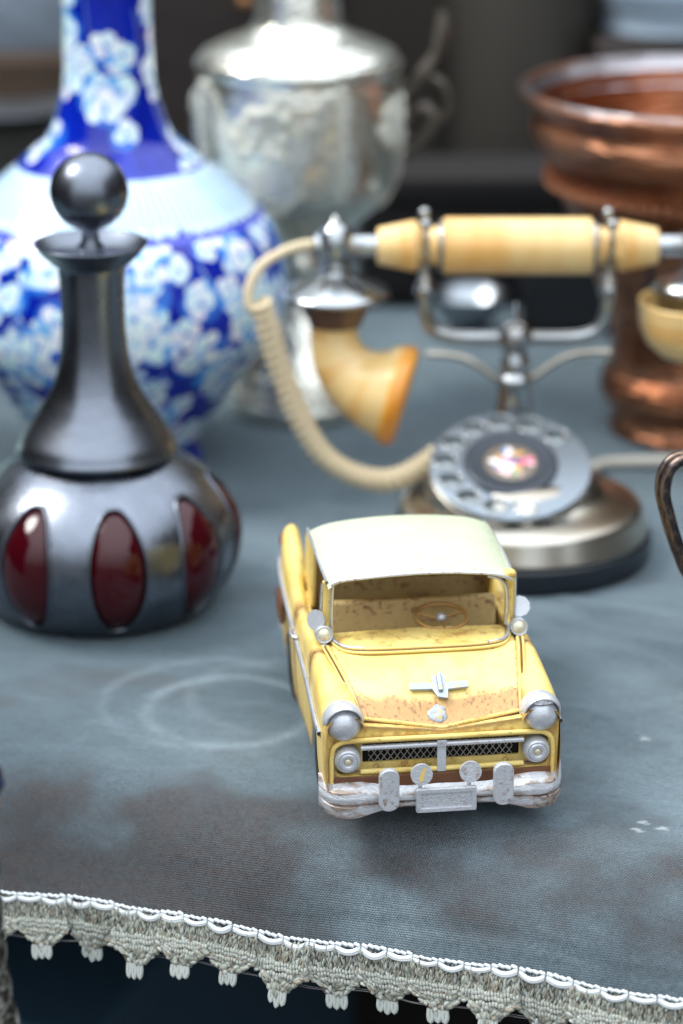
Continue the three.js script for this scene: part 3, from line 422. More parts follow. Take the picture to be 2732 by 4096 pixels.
    // rear quarter of the cabin
    const q = new THREE.Shape(); q.moveTo(-0.132, 0.063); q.lineTo(-0.163, 0.064); q.lineTo(-0.158, 0.09); q.lineTo(-0.152, 0.0965); q.lineTo(-0.124, 0.0965); q.quadraticCurveTo(-0.127, 0.08, -0.132, 0.063); const qg = extr(q, 0.0014); qg.rotateY(-Math.PI / 2); qg.translate(s * 0.0442 + 0.0007, 0, 0); part('rear_pillar', qg, yellowWorn);
    part('drip_rail', ct([[s * 44.4, 96.6, 77], [s * 44.9, 97.2, 100], [s * 44.9, 97.2, 130], [s * 44.4, 96.4, 153]], 0.75, 30), chrome);
  }
  part('roof', grid(48, 56, (x, y) => {
    const w = lerp(74.5, 163, y), k = x * 2 - 1; // rounded in plan at the rear, folded down behind
    const rear = sstep(140, 163, w), hw = 44.6 - 3 * rear ** 2 - (y < 0.05 ? 0.6 * (1 - y / 0.05) : 0);
    const edge = Math.abs(k) ** 9, top = 98.4 + 3.9 * (1 - k * k) + 2.2 * Math.sin(clamp((w - 74.5) / 72) * Math.PI) * (1 - 0.6 * k * k);
    let h = top - 2.6 * edge - 1.6 * Math.max(0, 1 - (w - 74.5) / 3) ** 2 + 2.2 * sstep(76, 140, w); const f = clamp((w - 141) / 22); h -= 34 * f ** 2.6;
    return C(k * hw, h, Math.min(w, 74.5 + (w - 74.5) * (1 - 0.0 * f))).toArray();
  }), cream);
  part('roof_front_edge', ct([[-43, 96.4, 74.6], [-40, 97.8, 74.2], [-20, 99.7, 73.8], [0, 100.5, 73.6], [20, 99.8, 73.8], [36, 97.8, 74.2], [43, 95, 75]], 0.85, 50), chrome);
  part('bare_edge', ct([[-17, 99.95, 73.75], [-10, 100.3, 73.6], [-4, 100.5, 73.5]], 0.9, 14), silverWorn);
  { const g = new THREE.SphereGeometry(0.0042, 16, 12); g.scale(0.9, 0.6, 0.8); g.translate(0.0425, 0.0965, -0.078); part('roof_chip', g, yellowRusty); }
  part('cabin_back', grid(20, 8, (x, y) => { const k = x * 2 - 1; return C(k * 43.4, lerp(45, 98, y), 146 - 6 * y + 4 * k * k * 0).toArray(); }), khaki);
  part('headliner', grid(10, 10, (x, y) => C((x * 2 - 1) * 43.6, 95.9 + 1.5 * (1 - (x * 2 - 1) ** 2), lerp(77, 141, y)).toArray()), khaki);
  part('seat_back', (() => { const g = new RoundedBoxGeometry(0.084, 0.05, 0.006, 3, 0.0018); g.rotateX(-0.12); g.translate(0.001, 0.0478, -0.111); return g; })(), khaki);
  { const g = new RoundedBoxGeometry(0.084, 0.012, 0.03, 2, 0.002); g.translate(0.001, 0.036, -0.094); part('seat', g, khaki); }
  { const g = new THREE.BoxGeometry(0.0885, 0.0015, 0.13); g.translate(0, 0.0235, -0.15); part('floor', g, yellowRusty); }
  { const w = new THREE.Group(); w.name = 'steering_wheel'; w.position.copy(C(12.8, 70.6, 92)); w.rotation.x = -1.42; car.add(w);
    const m = mat({ map: colourTex(64, 64, (u, v) => mixc([0.5, 0.3, 0.09], [0.28, 0.14, 0.05], fbm(u * 8, v * 8, 3, 8))), roughness: 0.5 });
    const t = new THREE.TorusGeometry(0.0124, 0.001, 10, 48); mesh('rim', planar(t, P_SCALE), m, w);
    for (const a of [0.35, 2.79, 4.71]) mesh('spoke', planar(ptube([V(0, 0, -0.001), V(Math.cos(a) * 0.012, Math.sin(a) * 0.012, 0)], 0.0007, 6), P_SCALE), m, w);
    const hb = new THREE.SphereGeometry(0.0026, 16, 10); hb.translate(0, 0, -0.0004); mesh('hub', planar(hb, P_SCALE), silver, w);
    mesh('column', planar(ptube([V(0, 0, -0.002), V(0, 0, -0.024)], 0.0012, 8), P_SCALE), khaki, w); }
  // mirrors and side lamps on the fenders
  for (const s of [-1, 1]) {
    const d = new THREE.CylinderGeometry(0.0051, 0.0048, 0.0012, s > 0 ? 10 : 28); d.rotateX(Math.PI / 2); if (s < 0) { d.rotateY(-0.75); d.rotateX(-0.35); } else d.rotateX(-0.45);
    s < 0 ? d.translate(-0.0492, 0.0772, -0.079) : d.translate(0.0497, 0.0765, -0.086); part('mirror', d, silver);
    const c = new THREE.Group(); c.name = 'side_lamp'; s < 0 ? c.position.copy(C(-46.2, 71.6, 75)) : c.position.copy(C(47.2, 70.4, 75.5)); car.add(c); c.rotation.x = -0.2;
    const g = lathe([[0.0001, -0.004], [0.0036, -0.004], [0.0042, -0.002], [0.0042, 0.0026], [0.0037, 0.003], [0.0035, 0.0022], [0.0001, 0.0022]], 28); g.rotateX(Math.PI / 2); mesh('housing', planar(g, P_SCALE), silver, c);
    const l = lathe([[0.0001, 0.0034], [0.002, 0.0031], [0.0034, 0.0022]], 24); l.rotateX(Math.PI / 2); mesh('lens', l, mat({ color: col(0.66, 0.64, 0.5), metalness: 0.3, roughness: 0.2, clearcoat: 0.6 }), c);
    const st = ptube([V(0, -0.0035, 0), V(0, -0.0062, 0.0006)], 0.0016, 8); mesh('foot', planar(st, P_SCALE), silver, c);
  }
  // tail deck and underside
  part('boot_lid', grid(24, 20, (x, y) => { const k = x * 2 - 1, w = lerp(158, 214, y); return C(k * (uI(w) + 0.5), lerp(66, 62, y) + 1.5 * (1 - k * k) - 6 * y ** 6, w).toArray(); }), yellow);
  part('rear_panel', grid(20, 10, (x, y) => { const k = x * 2 - 1; return C(k * 49, lerp(16, 58, y) + (Math.abs(k) > 0.85 ? 3 : 0), 213.6 - 1.5 * k * k).toArray(); }), yellowWorn);
  { const g = new RoundedBoxGeometry(0.104, 0.011, 0.008, 2, 0.002); g.translate(0, 0.022, -0.219); part('rear_bumper', g, silverWorn); }
  { const g = new THREE.BoxGeometry(0.08, 0.004, 0.195); g.translate(0, 0.0155, -0.114); part('chassis', g, black); }
}

// ---------------------------------------------------------------- pewter decanter with ruby glass
{
  const D = thing('decanter', 'pewter decanter with ball stopper and ruby glass almond windows in its round body', 'decanter', [-0.1342, 0, -1.3766]);
  const pewBump = greyTex(512, 512, (u, v) => 0.7 * fbm(u * 8, v * 8, 4, 8) + 0.3 * vnoise(u * 200, v * 40, 200));
  const pewTex = colourTex(512, 512, (u, v) => { const n = fbm(u * 7, v * 7, 4, 7), f = fbm(u * 40, v * 40, 3, 40); return scalec([0.18, 0.2, 0.238], 0.8 + 0.35 * n + 0.12 * (f - 0.5)); });
  const pewRough = greyTex(256, 256, (u, v) => 0.75 + 0.5 * (fbm(u * 6, v * 6, 4, 6) - 0.5));
  const pewter = mat({ map: pewTex, metalness: 1, roughness: 0.38, roughnessMap: pewRough, bumpMap: pewBump, bumpScale: 0.0001 });
  const prof = [[-0.001, 0.0555], [0.003, 0.0605], [0.01, 0.0672], [0.022, 0.0735], [0.034, 0.0758], [0.046, 0.0758], [0.056, 0.0735], [0.065, 0.068], [0.073, 0.0605], [0.08, 0.0515], [0.0855, 0.0425], [0.09, 0.036]];
  const rad = h => interp(h, prof);
  const NW = 9, off = 0.218, hc = 0.0408, hl = 0.0335;
  const half = y => 0.0158 * Math.max(0, 1 - y * y) ** 0.4 * (1 + 0.03 * y); // half width at -1..1
  const body = grid(396, 110, (x, v) => {
    const th = x * Math.PI * 2, h = lerp(0, 0.09, v); let r = rad(h); const y = (h - hc) / hl; // window recess
    if (Math.abs(y) < 1.02) { const step = Math.PI * 2 / NW; let a = th - off; a -= Math.round(a / step) * step; const q = Math.abs(a) * 0.0758 / Math.max(half(clamp(y, -0.999, 0.999)), 1e-4); const d = Math.max(q, Math.abs(y) ** 3); r -= 0.0045 * sstep(1.0, 0.86, d); }
    return [Math.sin(th) * r, h, Math.cos(th) * r, x * 8, v * 1.6];
  }, true);
  mesh('body', body, pewter, D);
  { const g = new THREE.CircleGeometry(0.0556, 48); g.rotateX(Math.PI / 2); g.translate(0, 0.0004, 0); mesh('base', g, pewter, D); }
  const ruby = mat({ color: col(0.036, 0.0003, 0.003), roughness: 0.05, ior: 1.45 });
  const pane = (k) => grid(40, 24, (x, t) => { const a = x * Math.PI * 2, v = t, back = 0, rho = v * 0.97, y = rho * Math.sin(a) * 0.985, q = rho * Math.sign(Math.cos(a)) * Math.abs(Math.cos(a)) ** 0.8 * 0.0158 * (1 + 0.03 * y) / 0.0758; const h = hc + y * hl, r = rad(h) - 0.0032 + (back ? -0.0006 : 0.0062) * Math.sqrt(Math.max(0, 1 - v * v)), th = q + k; return [Math.sin(th) * r, h, Math.cos(th) * r]; }, true);
  for (let i = 0; i < NW; i++) {
    const k = off + i * Math.PI * 2 / NW; const w = mesh('window', pane(k), ruby, D);
    const pts = []; for (let j = 0; j < 40; j++) { const a = j / 40 * Math.PI * 2, y = Math.sin(a) * 0.995, q = Math.cos(a) > 0 ? half(y) / 0.0758 : -half(y) / 0.0758, h = hc + y * hl, r = rad(h) + 0.0002, th = q + k; pts.push(V(Math.sin(th) * r, h, Math.cos(th) * r)); }
    mesh('window_rim', tube(pts, 0.0009, 90, 6, true), pewter, w);
  }
  const skirt = [[0.0405, 0.0885], [0.0438, 0.089], [0.0446, 0.0905], [0.0438, 0.0925], [0.0428, 0.094], [0.0424, 0.0955], [0.0407, 0.0985], [0.035, 0.1068], [0.0289, 0.116], [0.0234, 0.1262], [0.0198, 0.138], [0.0178, 0.152], [0.0172, 0.17], [0.018, 0.19], [0.0192, 0.1945]];
  mesh('neck', lathe(skirt, 72, 80), pewter, D);
  mesh('lip', lathe([[0.0185, 0.1935], [0.0215, 0.195], [0.0262, 0.1995], [0.0306, 0.2048], [0.0308, 0.2056], [0.0298, 0.2052], [0.024, 0.2005], [0.018, 0.1985], [0.008, 0.198], [0.0001, 0.198]], 72), pewter, D);
  const st = new THREE.Group(); st.name = 'stopper'; D.add(st);
  const ball = new THREE.SphereGeometry(0.0209, 64, 40); ball.translate(0, 0.2333, 0); mesh('ball', ball, pewter, st);
  mesh('stem', lathe([[0.0072, 0.1978], [0.0072, 0.2045], [0.005, 0.206], [0.0046, 0.212], [0.006, 0.214]], 32), pewter, st);
}

// ---------------------------------------------------------------- blue and white vase
{
  const prof = [[0.0524, 0], [0.0536, 0.004], [0.0512, 0.0104], [0.0535, 0.018], [0.0606, 0.0312], [0.0812, 0.0605], [0.1031, 0.0895], [0.1088, 0.108], [0.1092, 0.1267], [0.1023, 0.1521], [0.0891, 0.1689], [0.0766, 0.1815], [0.0614, 0.194], [0.049, 0.205], [0.038, 0.216], [0.0292, 0.2432], [0.0277, 0.2702], [0.0276, 0.2968], [0.031, 0.33], [0.043, 0.36], [0.0445, 0.363], [0.042, 0.361], [0.029, 0.33], [0.024, 0.3]];
  const W = 2048, H = 1536, cv = document.createElement('canvas'); cv.width = W; cv.height = H; const x = cv.getContext('2d');
  const curve = new THREE.SplineCurve(prof.map(p => new THREE.Vector2(...p))), L = curve.getLength(), pts = curve.getSpacedPoints(220);
  const vAt = h => { for (let i = 0; i < 200; i++) if (pts[i].y >= h) return i / 220; return 0.9; }; const Y = h => H * (1 - vAt(h));
  const radAt = y => { const i = Math.round((1 - y / H) * 220); return pts[clamp(i, 0, 220)].x; };
  const bl = (a, b, c) => `rgb(${a | 0},${b | 0},${c | 0})`;
  x.fillStyle = bl(2, 30, 160); x.fillRect(0, 0, W, H);
  for (let i = 0; i < 900; i++) { const k = rnd(); x.fillStyle = k < 0.5 ? `rgba(6,10,96,${0.1 + 0.2 * rnd()})` : `rgba(20,60,190,${0.08 + 0.14 * rnd()})`; x.beginPath(); x.ellipse(rnd() * W, rnd() * H, 20 + rnd() * 60, 14 + rnd() * 30, rnd() * 3, 0, 7); x.fill(); }
  const mY = H / L; // pixels per metre along the profile
  function blossom(cx, cy, r) { // r metres
    const kx = W / (Math.PI * 2 * radAt(cy)); // pixels per metre round the vase
    for (const dx of [-W, 0, W]) { x.save(); x.translate(cx + dx, cy); x.scale(kx, mY); const ph = rnd() * 6;
      x.fillStyle = 'rgba(60,150,235,0.6)'; x.beginPath(); x.ellipse(r * (rnd() - 0.5) * 0.5, r * (rnd() - 0.5) * 0.5, r * (1 + 0.25 * rnd()), r * (0.85 + 0.3 * rnd()), rnd() * 3, 0, 7); x.fill();
      const np = 4 + Math.floor(rnd() * 3); for (let i = 0; i < np; i++) { if (rnd() < 0.12) continue; const a = ph + (i + 0.3 * rnd()) * Math.PI * 2 / np, q = r * (0.42 + 0.3 * rnd()); x.fillStyle = bl(216 + 30 * rnd(), 238 + 14 * rnd(), 250); x.beginPath(); x.arc(Math.cos(a) * q, Math.sin(a) * q, r * (0.44 + 0.1 * rnd()), 0, 7); x.fill(); }
      for (let i = 0; i < 5; i++) { const a = ph + 0.6 + i * Math.PI * 0.4; x.strokeStyle = 'rgba(70,130,215,0.6)'; x.lineWidth = r * 0.08; x.beginPath(); x.moveTo(0, 0); x.lineTo(Math.cos(a) * r * 0.7, Math.sin(a) * r * 0.7); x.stroke(); }
      x.fillStyle = 'rgba(40,110,205,0.8)'; x.beginPath(); x.arc(r * 0.1, 0, r * 0.17, 0, 7); x.fill(); x.restore(); }
  }
  function twig(cx, cy) { x.strokeStyle = 'rgba(190,215,240,0.65)'; x.lineWidth = 8; x.beginPath(); x.moveTo(cx, cy); x.quadraticCurveTo(cx + 90 * (rnd() - 0.5), cy - 60, cx + 160 * (rnd() - 0.5), cy - 120); x.stroke(); }
  const cluster = (cx, cy, n, r) => { twig(cx, cy); for (let i = 0; i < n; i++) { const kx = W / (Math.PI * 2 * radAt(cy)); const a = rnd() * 7, q = Math.sqrt(rnd()) * r * 1.5; blossom(cx + Math.cos(a) * q * kx, cy + Math.sin(a) * q * mY, r * (0.5 + 0.4 * rnd())); } };
  const body = [0.03, 0.055, 0.08, 0.105, 0.13, 0.155];
  body.forEach((h, i) => { const n = h < 0.06 ? 11 : 14; for (let k = 0; k < n; k++) cluster((k + (i % 2) * 0.5 + 0.35 * rnd()) / n * W, Y(h) + (rnd() - 0.5) * 60, 5 + Math.floor(rnd() * 4), h < 0.06 ? 0.0105 : 0.0125); });
  [0.208, 0.23, 0.254, 0.28, 0.305, 0.335].forEach((h, i) => { for (let k = 0; k < 3; k++) cluster((k + (i % 2) * 0.5 + 0.3 * rnd()) / 3 * W, Y(h), 5, 0.0135); });
  // shoulder collar: pale ground, fine ribs, scalloped lower edge with a blue line
  const y0 = Y(0.1955), y1 = Y(0.1695); x.fillStyle = bl(200, 224, 234); x.fillRect(0, y0, W, y1 - y0);
  x.strokeStyle = 'rgba(50,110,210,0.6)'; x.lineWidth = 6; for (let i = 0; i < 96; i++) { x.beginPath(); x.moveTo(i / 96 * W, y0 + (i % 3) * 12); x.lineTo(i / 96 * W + 4, y1 - (i % 2) * 14); x.stroke(); }
  x.fillStyle = bl(22, 36, 150); for (let i = 0; i < 60; i++) { x.beginPath(); x.arc((i + 0.5) / 60 * W, y1 + 4, 13, 0, 7); x.fill(); }
  x.fillStyle = bl(200, 224, 234); for (let i = 0; i < 60; i++) { x.beginPath(); x.ellipse(i / 60 * W, y1 - 2, 17, 13, 0, 0, 7); x.fill(); }
  x.fillStyle = bl(80, 90, 205); x.fillRect(0, y1 + 14, W, 14); x.fillStyle = bl(35, 60, 170); x.fillRect(0, y0 - 8, W, 8);
  const map = new THREE.CanvasTexture(cv); map.colorSpace = THREE.SRGBColorSpace; map.wrapS = THREE.RepeatWrapping;
  const g = new THREE.LatheGeometry(pts.map(p => new THREE.Vector2(Math.max(p.x, 1e-4), p.y)), 128, 0.6);
  solo('porcelain_vase', g, mat({ map, roughness: 0.14 }), 'tall blue and white porcelain vase painted with blossoms, behind the pewter decanter', 'vase', [-0.144, 0, -1.6272]);
}

// ---------------------------------------------------------------- silver urn
{
  const S = thing('silver_urn', 'ornate silver urn with raised swags on a domed foot, behind the telephone mouthpiece', 'urn', [-0.0285, 0, -1.742]); S.scale.set(0.96, 1, 0.96);
  const sBump = greyTex(512, 512, (u, v) => 0.6 * fbm(u * 10, v * 10, 4, 10) + 0.4 * vnoise(u * 60, v * 60, 60));
  const sil = mat({ map: colourTex(256, 256, (u, v) => scalec([0.86, 0.86, 0.77], 0.75 + 0.4 * fbm(u * 8, v * 8, 4, 8))), metalness: 0.93, roughness: 0.27, bumpMap: sBump, bumpScale: 0.0016 });
  const base = [[0.0001, 0.0015], [0.0485, 0.0015], [0.05, 0.003], [0.05, 0.009], [0.0485, 0.0105], [0.0475, 0.0118], [0.046, 0.0175], [0.0445, 0.02], [0.0435, 0.0215], [0.042, 0.0275], [0.0405, 0.029], [0.038, 0.0335], [0.033, 0.0425], [0.027, 0.0535], [0.0225, 0.062], [0.0165, 0.07], [0.014, 0.082], [0.0135, 0.095], [0.017, 0.1], [0.018, 0.104], [0.015, 0.109], [0.014, 0.116]];
  mesh('foot', lathe(base, 72), sil, S);
  { const gs = []; for (let i = 0; i < 44; i++) { const a = i / 44 * Math.PI * 2; const g = new THREE.IcosahedronGeometry(0.0026, 1); g.scale(1, 1.1, 0.6); g.rotateY(a); g.translate(Math.sin(a) * 0.0468, 0.0148, Math.cos(a) * 0.0468); gs.push(g); } mesh('foot_frieze', merge(gs), sil, S); }
  const bp = [[0.014, 0.112], [0.022, 0.116], [0.031, 0.1235], [0.046, 0.1345], [0.0588, 0.1475], [0.0665, 0.163], [0.0698, 0.182], [0.0703, 0.2], [0.0706, 0.222], [0.0695, 0.233], [0.0714, 0.2365], [0.0716, 0.24], [0.0695, 0.243], [0.068, 0.2445]];
  mesh('body', lathe(bp, 96, 90), sil, S);
  mesh('shoulder', lathe([[0.069, 0.2435], [0.0655, 0.2475], [0.053, 0.2535], [0.042, 0.257], [0.034, 0.2615], [0.0305, 0.266], [0.0295, 0.272], [0.0285, 0.282], [0.0268, 0.297], [0.0272, 0.31], [0.031, 0.322], [0.033, 0.325], [0.0315, 0.326]], 72, 60), sil, S);
  const br = h => interp(h, bp.slice(2, 10).map(([r, y]) => [y, r]));
  const onBody = (th, h, lift = 0.001) => V(Math.sin(th) * (br(h) + lift), h, Math.cos(th) * (br(h) + lift));
  for (let k = 0; k < 4; k++) { // four swags of nested strands, pendants between, flower clusters inside
    const c = -0.33 + k * Math.PI / 2, hw = 0.7;
    const gs = []; for (let s = 0; s < 5; s++) { const p = []; for (let i = 0; i <= 16; i++) { const t = i / 16 * 2 - 1; p.push(onBody(c + t * (hw - s * 0.03), 0.229 - (0.07 - s * 0.006) * (1 - t * t) - 0.001 * s)); } gs.push(tube(p, 0.002, 40, 6)); } mesh('swag', merge(gs), sil, S);
    const fl = []; for (let i = 0; i < 60; i++) { const a = rnd() * 6.28, q = Math.sqrt(rnd()); const p = onBody(c + Math.cos(a) * q * 0.36, 0.203 + Math.sin(a) * q * 0.017, 0.0008); const g = new THREE.IcosahedronGeometry(0.0022 + 0.0026 * rnd(), 1); g.translate(p.x, p.y, p.z); fl.push(g); } mesh('flower_relief', merge(fl), sil, S);
    const pe = []; for (let i = 0; i < 11; i++) { const p = onBody(c + Math.PI / 4, 0.23 - i * 0.0072, 0.0012), r = 0.0046 - 0.0026 * Math.abs(i - 2) / 8; const g = new THREE.IcosahedronGeometry(r, 1); g.scale(1.1, 0.85, 0.8); g.translate(p.x, p.y, p.z); pe.push(g); } mesh('pendant', merge(pe), sil, S);
    const sc = []; for (let i = 0; i < 20; i++) { const t = (i + 0.5) / 20 * 2 - 1, p = onBody(c + t * 0.4, 0.156 - 0.008 * (1 - t * t) + 0.012 * t * t, 0.0008), g = new THREE.IcosahedronGeometry(0.0028, 1); g.translate(p.x, p.y, p.z); sc.push(g); } mesh('lower_relief', merge(sc), sil, S);
  }
  const hnd = mat({ color: col(0.12, 0.105, 0.09), metalness: 0.9, roughness: 0.5 });
  mesh('handle', merge([sweep([V(0.066, 0.222, -0.01), V(0.074, 0.215, -0.012), V(0.086, 0.228, -0.012), V(0.097, 0.246, -0.012), V(0.1, 0.262, -0.012), V(0.099, 0.272, -0.012)], [0.004, 0.0045, 0.006, 0.0045, 0.006, 0.0035], 20, 30), sweep([V(0.064, 0.18, -0.01), V(0.075, 0.176, -0.012), V(0.088, 0.186, -0.012), V(0.094, 0.2, -0.012), V(0.086, 0.206, -0.012), V(0.077, 0.2, -0.012)], [0.004, 0.005, 0.0055, 0.006, 0.005, 0.003], 20, 30), sweep([V(0.086, 0.228, -0.012), V(0.1, 0.222, -0.012), V(0.104, 0.205, -0.012), V(0.094, 0.192, -0.012)], [0.003, 0.0035, 0.0035, 0.003], 16, 24)]), hnd, S);
}

// ---------------------------------------------------------------- telephone
const ivory = mat({ map: colourTex(512, 256, (u, v) => { const n = fbm(u * 3, v * 9, 4, 3), s = fbm(u * 2 + 7, v * 26, 3, 2); return mixc([0.84, 0.62, 0.28], [0.74, 0.38, 0.09], 0.65 * sstep(0.35, 0.75, n) + 0.4 * sstep(0.4, 0.8, s)); }), roughness: 0.32, clearcoat: 0.4, clearcoatRoughness: 0.2 });
const amber = mat({ map: colourTex(256, 256, (u, v) => mixc([0.8, 0.38, 0.045], [0.66, 0.24, 0.02], sstep(0.3, 0.75, fbm(u * 3, v * 3, 3, 3)))), roughness: 0.3, clearcoat: 0.4 });
const nickel = mat({ map: colourTex(256, 256, (u, v) => mixc([0.44, 0.47, 0.49], [0.3, 0.3, 0.29], sstep(0.35, 0.75, fbm(u * 6, v * 6, 4, 6)))), metalness: 1, roughness: 0.22 });
const nickelDull = mat({ map: colourTex(256, 256, (u, v) => mixc([0.55, 0.53, 0.47], [0.4, 0.36, 0.3], sstep(0.35, 0.75, fbm(u * 8, v * 8, 4, 8)))), metalness: 1, roughness: 0.3 });
const cordMat = mat({ color: col(0.66, 0.55, 0.36), roughness: 0.6 });
{
  const T = thing('rotary_telephone', 'antique nickel rotary telephone with cradle and dial, behind the toy car', 'telephone', [0.105, 0, -1.457]);
  mesh('plinth', lathe([[0.0001, 0.0005], [0.0745, 0.0005], [0.0765, 0.002], [0.0768, 0.013], [0.075, 0.0148], [0.07, 0.0148]], 96), mat({ color: col(0.008, 0.012, 0.018), roughness: 0.35 }), T);
  mesh('base', lathe([[0.072, 0.0145], [0.0745, 0.0155], [0.0748, 0.0175], [0.0725, 0.021], [0.0712, 0.0285], [0.0695, 0.031], [0.064, 0.0335], [0.056, 0.0355], [0.05, 0.0375], [0.046, 0.042], [0.0435, 0.048], [0.038, 0.051], [0.0001, 0.053]], 96), nickelDull, T);
  // pillar at the rear
  const PZ = -0.049, PX = -0.002;
  const pil = lathe([[0.017, 0.044], [0.0165, 0.05], [0.0135, 0.058], [0.0118, 0.07], [0.0102, 0.082], [0.0096, 0.0915], [0.0112, 0.0925], [0.0116, 0.095], [0.0106, 0.0965], [0.0088, 0.098], [0.0078, 0.1], [0.0088, 0.1025], [0.009, 0.105], [0.0076, 0.108], [0.0068, 0.112]], 48); pil.scale(1, 0.965, 1); pil.translate(PX, 0, PZ); mesh('pillar', pil, nickel, T);
  { const g = new THREE.SphereGeometry(0.0106, 32, 24); g.translate(PX, 0.1165, PZ); mesh('cradle_ball', g, nickel, T); const n = lathe([[0.0001, 0.143], [0.0012, 0.142], [0.0018, 0.136], [0.003, 0.13]], 16); n.translate(PX, -0.0045, PZ); mesh('pin', n, nickel, T); }
  const Xh = 0.054; // half span of the cradle
  const fork = [[-Xh, 0.152], [-Xh - 0.0002, 0.146], [-Xh + 0.001, 0.134], [-Xh + 0.006, 0.1255], [-Xh + 0.015, 0.1218], [-0.03, 0.121], [0, 0.121], [0.03, 0.121], [Xh - 0.015, 0.1218], [Xh - 0.006, 0.1255], [Xh - 0.001, 0.134], [Xh + 0.0002, 0.146], [Xh, 0.152]].map(([a, b]) => V(a + PX, b - 0.0045, PZ));
  mesh('cradle', tube(fork, 0.0042, 90, 14), nickel, T);
  for (const s of [-1, 1]) { // knobs and forked uprights that hold the handset
    const k = new THREE.Group(); k.name = 'cradle_post'; k.position.set(PX + s * Xh, 0.1455, PZ); T.add(k);
    const kb = new THREE.SphereGeometry(0.0066, 24, 16); kb.scale(1, 0.85, 1); mesh('knob', kb, nickel, k);
    mesh('stem', lathe([[0.0052, 0.003], [0.0036, 0.008], [0.003, 0.014], [0.0034, 0.018]], 20), nickelDull, k);
    for (const z of [-1, 1]) { mesh('prong', tube([V(0, 0.016, 0), V(0, 0.0185, z * 0.008), V(0, 0.026, z * 0.0152), V(0, 0.0345, z * 0.0165), V(0, 0.04, z * 0.015)], 0.002, 24, 8), nickelDull, k); const b = new THREE.SphereGeometry(0.0036, 16, 12); b.translate(0, 0.0425, z * 0.0147); mesh('prong_ball', b, nickel, k); }
  }
  mesh('lower_arm', merge([tube([V(PX - 0.004, 0.0905, PZ), V(-0.0125, 0.0910, PZ), V(-0.02, 0.0965, PZ), V(-0.0315, 0.1035, PZ), V(-0.044, 0.1060, PZ), V(-0.055, 0.1065, PZ)], 0.0023, 40, 10), tube([V(PX + 0.004, 0.0905, PZ), V(0.009, 0.0920, PZ), V(0.018, 0.0985, PZ), V(0.029, 0.1050, PZ), V(0.041, 0.1075, PZ), V(0.055, 0.1075, PZ)], 0.0023, 40, 10)]), nickelDull, T);
  // dial, tipped toward the viewer
  const dl = new THREE.Group(); dl.name = 'dial'; dl.position.set(-0.0075, 0.0538, 0.013); dl.rotation.x = 0.4; T.add(dl);
  mesh('housing', lathe([[0.049, -0.019], [0.0485, -0.012], [0.0475, -0.0095], [0.0455, -0.009], [0.0455, -0.005], [0.0468, -0.0042], [0.0468, -0.001], [0.0452, 0], [0.0001, 0]], 96), nickelDull, dl);
  const num = mesh('number_plate', (() => { const g = new THREE.RingGeometry(0.027, 0.0445, 96); g.rotateX(-Math.PI / 2); g.translate(0, 0.0006, 0); return g; })(), mat({ color: col(0.3, 0.34, 0.35), metalness: 0.3, roughness: 0.4 }), dl);
  const ws = new THREE.Shape(); ws.absarc(0, 0, 0.0462, 0, Math.PI * 2); { const h = new THREE.Path(); h.absarc(0, 0, 0.0272, 0, Math.PI * 2, true); ws.holes.push(h); }
  const dialMat = mat({ map: colourTex(256, 256, (u, v) => mixc([0.26, 0.3, 0.34], [0.18, 0.21, 0.235], sstep(0.35, 0.75, fbm(u * 6, v * 6, 4, 6)))), metalness: 1, roughness: 0.32 });
  const holes = []; for (let i = 0; i < 10; i++) { const a = (42 + i * 26.5) * Math.PI / 180; holes.push(a); const h = new THREE.Path(); h.absarc(Math.cos(a) * 0.0375, Math.sin(a) * 0.0375, 0.0066, 0, Math.PI * 2, true); ws.holes.push(h); }
  { const g = extr(ws, 0.0016, 0.0005, 2, 64); g.rotateX(-Math.PI / 2); g.translate(0, 0.0028, 0); mesh('finger_wheel', g, dialMat, dl); }
  for (const a of holes) { const g = new THREE.TorusGeometry(0.0069, 0.0007, 8, 28); g.rotateX(Math.PI / 2); g.translate(Math.cos(a) * 0.0375, 0.0049, -Math.sin(a) * 0.0375); mesh('hole_rim', g, nickel, dl); }
  mesh('centre_ring', lathe([[0.0275, 0.003], [0.0275, 0.0062], [0.0262, 0.0074], [0.0235, 0.0074], [0.022, 0.0066], [0.015, 0.0064]], 72), mat({ color: col(0.05, 0.06, 0.075), metalness: 0.6, roughness: 0.3 }), dl);
  { const cv = document.createElement('canvas'); cv.width = cv.height = 256; const x = cv.getContext('2d'); x.fillStyle = '#6d6256'; x.fillRect(0, 0, 256, 256); // faded flower print
    for (let i = 0; i < 30; i++) { x.fillStyle = ['#e9e2e0', '#f4eff0', '#d97f96', '#c9556f', '#e8b7c0', '#6f86b5', '#3f5f9c', '#8c9c6a', '#d9a45c'][i % 9]; const a = rnd() * 7, q = Math.sqrt(rnd()) * 88; x.beginPath(); x.ellipse(128 + Math.cos(a) * q, 128 + Math.sin(a) * q, 12 + rnd() * 22, 9 + rnd() * 14, rnd() * 3, 0, 7); x.fill(); }
    x.fillStyle = '#f6f0f2'; x.beginPath(); x.ellipse(104, 150, 42, 24, 0.2, 0, 7); x.fill(); x.fillStyle = '#d8728c'; x.beginPath(); x.ellipse(120, 120, 24, 13, 0.6, 0, 7); x.fill(); x.fillStyle = '#46639f'; x.beginPath(); x.ellipse(166, 108, 15, 12, 0, 0, 7); x.fill();
    const t = new THREE.CanvasTexture(cv); t.colorSpace = THREE.SRGBColorSpace; const g = new THREE.CircleGeometry(0.0155, 48); g.rotateX(-Math.PI / 2); g.translate(0, 0.0068, 0); mesh('picture_disc', g, mat({ map: t, roughness: 0.25, clearcoat: 0.8 }), dl); }
